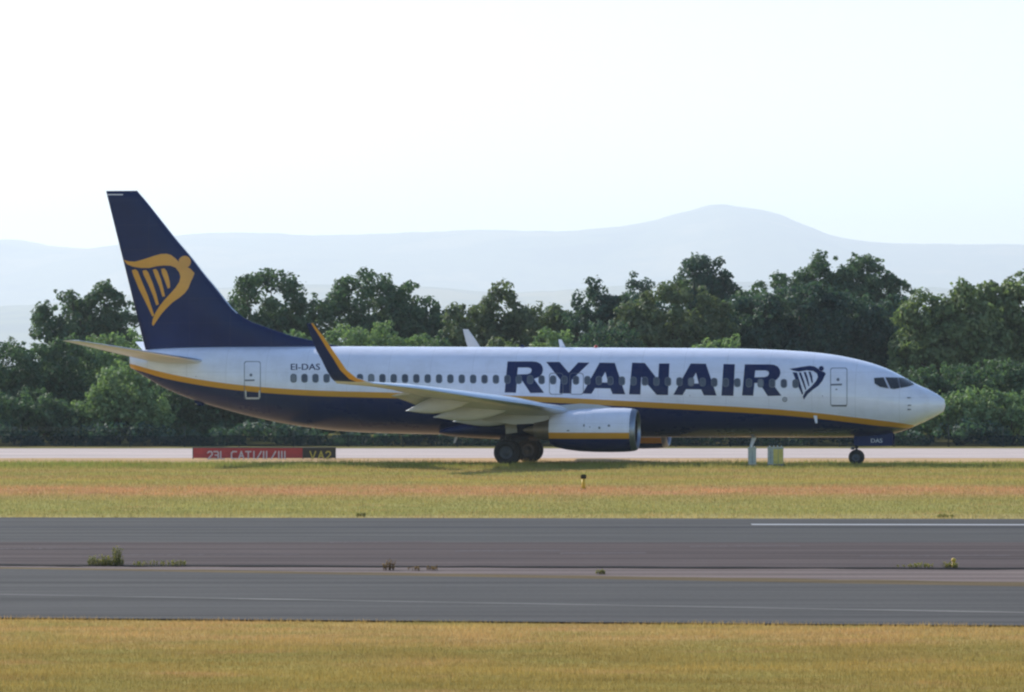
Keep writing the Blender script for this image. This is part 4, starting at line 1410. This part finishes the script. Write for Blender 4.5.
for part in (TXT[:3], TXT[3:6], TXT[6:]):
    strokes('sign_lettering', [G[c] for c, _, _ in part], [p for _, p, _ in part], m_wht, red, [q for _, _, q in part], hh, .062)
TX2 = [('V', 310.2, 5.4), ('A', 318.4, 5.4), ('2', 326.2, 4.2)]
strokes('sign_lettering', [G[c] for c, _, _ in TX2], [p for _, p, _ in TX2], m_yl2, blk, [q for _, _, q in TX2], hh, .062)

m_cab = weathered('blue grey cabinet', (.42, .45, .40), .5)
m_cabd = weathered('dark blue grey cabinet trim', (.12, .15, .17), .6)  # dark colour of the plinths and door seams
m_caby = weathered('yellow cabinet face', (.62, .50, .12), .55)
CY = 222.6
def cx_(p): return (p - 512) / F * CY
def cz_(p): return EYE + (HOR - p) / F * CY
def cabinet(label, pa, pb, ptop, yellow_from=None):
    xa, xb, h = cx_(pa), cx_(pb), cz_(ptop)
    t = empty('equipment_cabinet', label, 'cabinet', ((xa + xb) / 2, CY, 0), R(0), 'equipment cabinets beside the taxiway')
    o = (xa + xb) / 2
    bm = bmesh.new(); box(bm, (0, .18, .06), (xb - xa + .06, .44, .12), bevel=.015); obj_bm('plinth', bm, m_cabd, t)
    bm = bmesh.new(); box(bm, (0, .18, .10 + (h - .14) / 2), (xb - xa, .38, h - .14), bevel=.012); obj_bm('body', bm, m_cab, t)
    bm = bmesh.new(); box(bm, (0, .18, h - .025), (xb - xa + .05, .44, .05), bevel=.012); obj_bm('lid', bm, m_cab, t)
    bm = bmesh.new()
    k = max(1, int(round((xb - xa) / .24)))
    for i in range(1, k + 1):
        box(bm, (xa - o + (xb - xa) * (i - .5) / k, -.012, h * .52), (.018, .012, h * .66))
    obj_bm('door_seam', bm, m_cabd, t)
    if yellow_from:
        yl = cx_(yellow_from)
        bm = bmesh.new(); box(bm, ((yl + xb) / 2 - o, -.022, h * .53), (xb - yl - .03, .02, h * .74), bevel=.006); obj_bm('yellow_plate', bm, m_caby, t)
        bm = bmesh.new(); box(bm, ((yl + xb) / 2 - o, -.034, h * .53), (.016, .01, h * .70)); obj_bm('plate_seam', bm, m_cabd, t)
    for i in range(2 if pb - pa < 10 else 4):
        bm = bmesh.new()
        xx = xa - o + (xb - xa) * ((i + .5) / (2 if pb - pa < 10 else 4))
        tube(bm, [(xx, .15, h - .01), (xx, .15, h + .05), (xx, .15, h + .075)], [.032, .03, .012], 8)
        obj_bm('lifting_lug', bm, m_cab, t, True)
    return t
cabinet('narrow blue grey equipment cabinet left of the yellow fronted one', 748.4, 756.2, 447.6)
cabinet('wide equipment cabinet with a yellow front plate under the aircraft nose', 768, 783.4, 447.2, 773)

m_ylamp = weathered('yellow marker paint', (.66, .43, .03), .6)
Yp = ground_y(489.6)
xp = (583.5 - 512) / F * Yp
mp_ = empty('marker_post', 'yellow marker post with a black top standing in the mown grass', 'marker post', (xp, Yp, 0))
bm = bmesh.new(); tube(bm, [(0, 0, 0), (0, 0, .40)], [.07, .06], 12); obj_bm('post', bm, m_ylamp, mp_, True)
bm = bmesh.new(); tube(bm, [(0, 0, .395), (0, 0, .42), (0, 0, .52), (0, 0, .55)], [.08, .105, .105, .05], 12); obj_bm('lamp_head', bm, material('matt black lamp', (.035, .03, .015), .95, spec=.05), mp_, True)
bm = bmesh.new(); tube(bm, [(0, 0, 0), (0, 0, .03)], [.14, .12], 14); obj_bm('base_plate', bm, m_case, mp_, True)
Yq = ground_y(568.6)
xq = (953.6 - 512) / F * Yq
ES = .78
el = empty('edge_light', 'small yellow edge light with a weed at its foot on the dark paving joint', 'edge light', (xq, Yq, .04))
bm = bmesh.new(); tube(bm, [(0, 0, 0), (0, 0, .05), (0, 0, .06), (0, 0, .15 * ES)], [.06, .05, .032, .032], 12); obj_bm('stem', bm, m_ylamp, el, True)
bm = bmesh.new(); tube(bm, [(0, 0, .148 * ES), (0, 0, .17 * ES), (0, 0, .23 * ES), (0, 0, .25 * ES)], [.04, .05, .046, .02], 12); obj_bm('lamp_head', bm, m_ylamp, el, True)

# weeds pushing up through the paving
m_weed = leaf_material('weed leaves', (.15, .15, .04), (.23, .21, .06), (.34, .27, .09), .35)
m_rust = leaf_material('rusty weed leaves', (.12, .07, .03), (.20, .11, .05), (.28, .17, .08), .3)
def weed(label, px, py, wpx, hpx, mat, stalks, seed, tall=None):
    Y = ground_y(py)
    X = (px - 512) / F * Y
    r = random.Random(seed)
    k = Y / F
    t = empty('weed', label, 'weed', (X, Y, .04), 0, 'weeds in the paving')
    vs, fs = [], []
    bm = bmesh.new()
    T = []
    for i in range(stalks):
        x = r.uniform(-.5, .5) * wpx * k; y = r.uniform(-.25, .25) * min(wpx, 30) * k
        hgt = hpx * k * (r.uniform(.2, .52) if tall else r.uniform(.35, .8))
        if tall and r.random() < .22:
            x = tall * k + r.uniform(-2.5, 2.5) * k; hgt = hpx * k * r.uniform(.75, 1)
        lx, ly = r.uniform(-.25, .25) * hgt, r.uniform(-.25, .25) * hgt
        tube(bm, [(x, y, -.01), (x + lx * .4, y + ly * .4, hgt * .5), (x + lx, y + ly, hgt)], [.006, .005, .003], 5)
        for j in range(9):
            q = r.uniform(.1, 1.05)
            p = Vector((x + lx * q * q, y + ly * q * q, hgt * q))
            d = Vector((r.uniform(-1, 1), r.uniform(-1, 1), r.uniform(.0, .9))).normalized()
            s_ = d.cross(Vector((r.uniform(-1, 1), r.uniform(-1, 1), 1))).normalized()
            L_ = r.uniform(.035, .07); b = len(vs)
            vs += [p, p + d * L_ * .5 + s_ * L_ * .2, p + d * L_, p + d * L_ * .5 - s_ * L_ * .2]
            fs.append((b, b + 1, b + 2, b + 3)); T.append(r.random())
    o = obj('leaves', vs, fs, mat, t)
    a_ = o.data.attributes.new('tint', 'FLOAT', 'FACE'); a_.data.foreach_set('value', np.array(T, np.float32))
    obj_bm('stalks', bm, mat, t, True)
weed('large clump of yellow green weeds with a taller tuft at its right side', 106, 567.2, 34, 18, m_weed, 110, 1, 11)
weed('low straggling strip of weeds right of the large clump', 160, 567.6, 52, 6, m_weed, 40, 2)
weed('rusty brown weed standing alone in the middle of the paving joint', 389, 571.6, 12, 12, m_rust, 22, 3)
weed('thin line of tiny weeds just right of the rusty weed', 422, 572.0, 34, 5, m_rust, 16, 4)
weed('dark little weed in the pale dust left of the picture centre line of the engine', 601, 575.6, 8, 5, m_weed, 14, 5)
weed('dark weed tuft on the far runway edge left of centre', 361, 518.0, 10, 5, m_weed, 22, 6)
weed('dark weed tuft on the far runway edge near the right end of the white line', 945, 518.6, 16, 4, m_weed, 24, 7)
weed('green weeds at the foot of the yellow edge light', 950, 569.6, 14, 7, m_weed, 22, 8)
weed('short dark weeds spread along the joint left of the yellow edge light', 915, 569.2, 34, 4, m_weed, 26, 9)
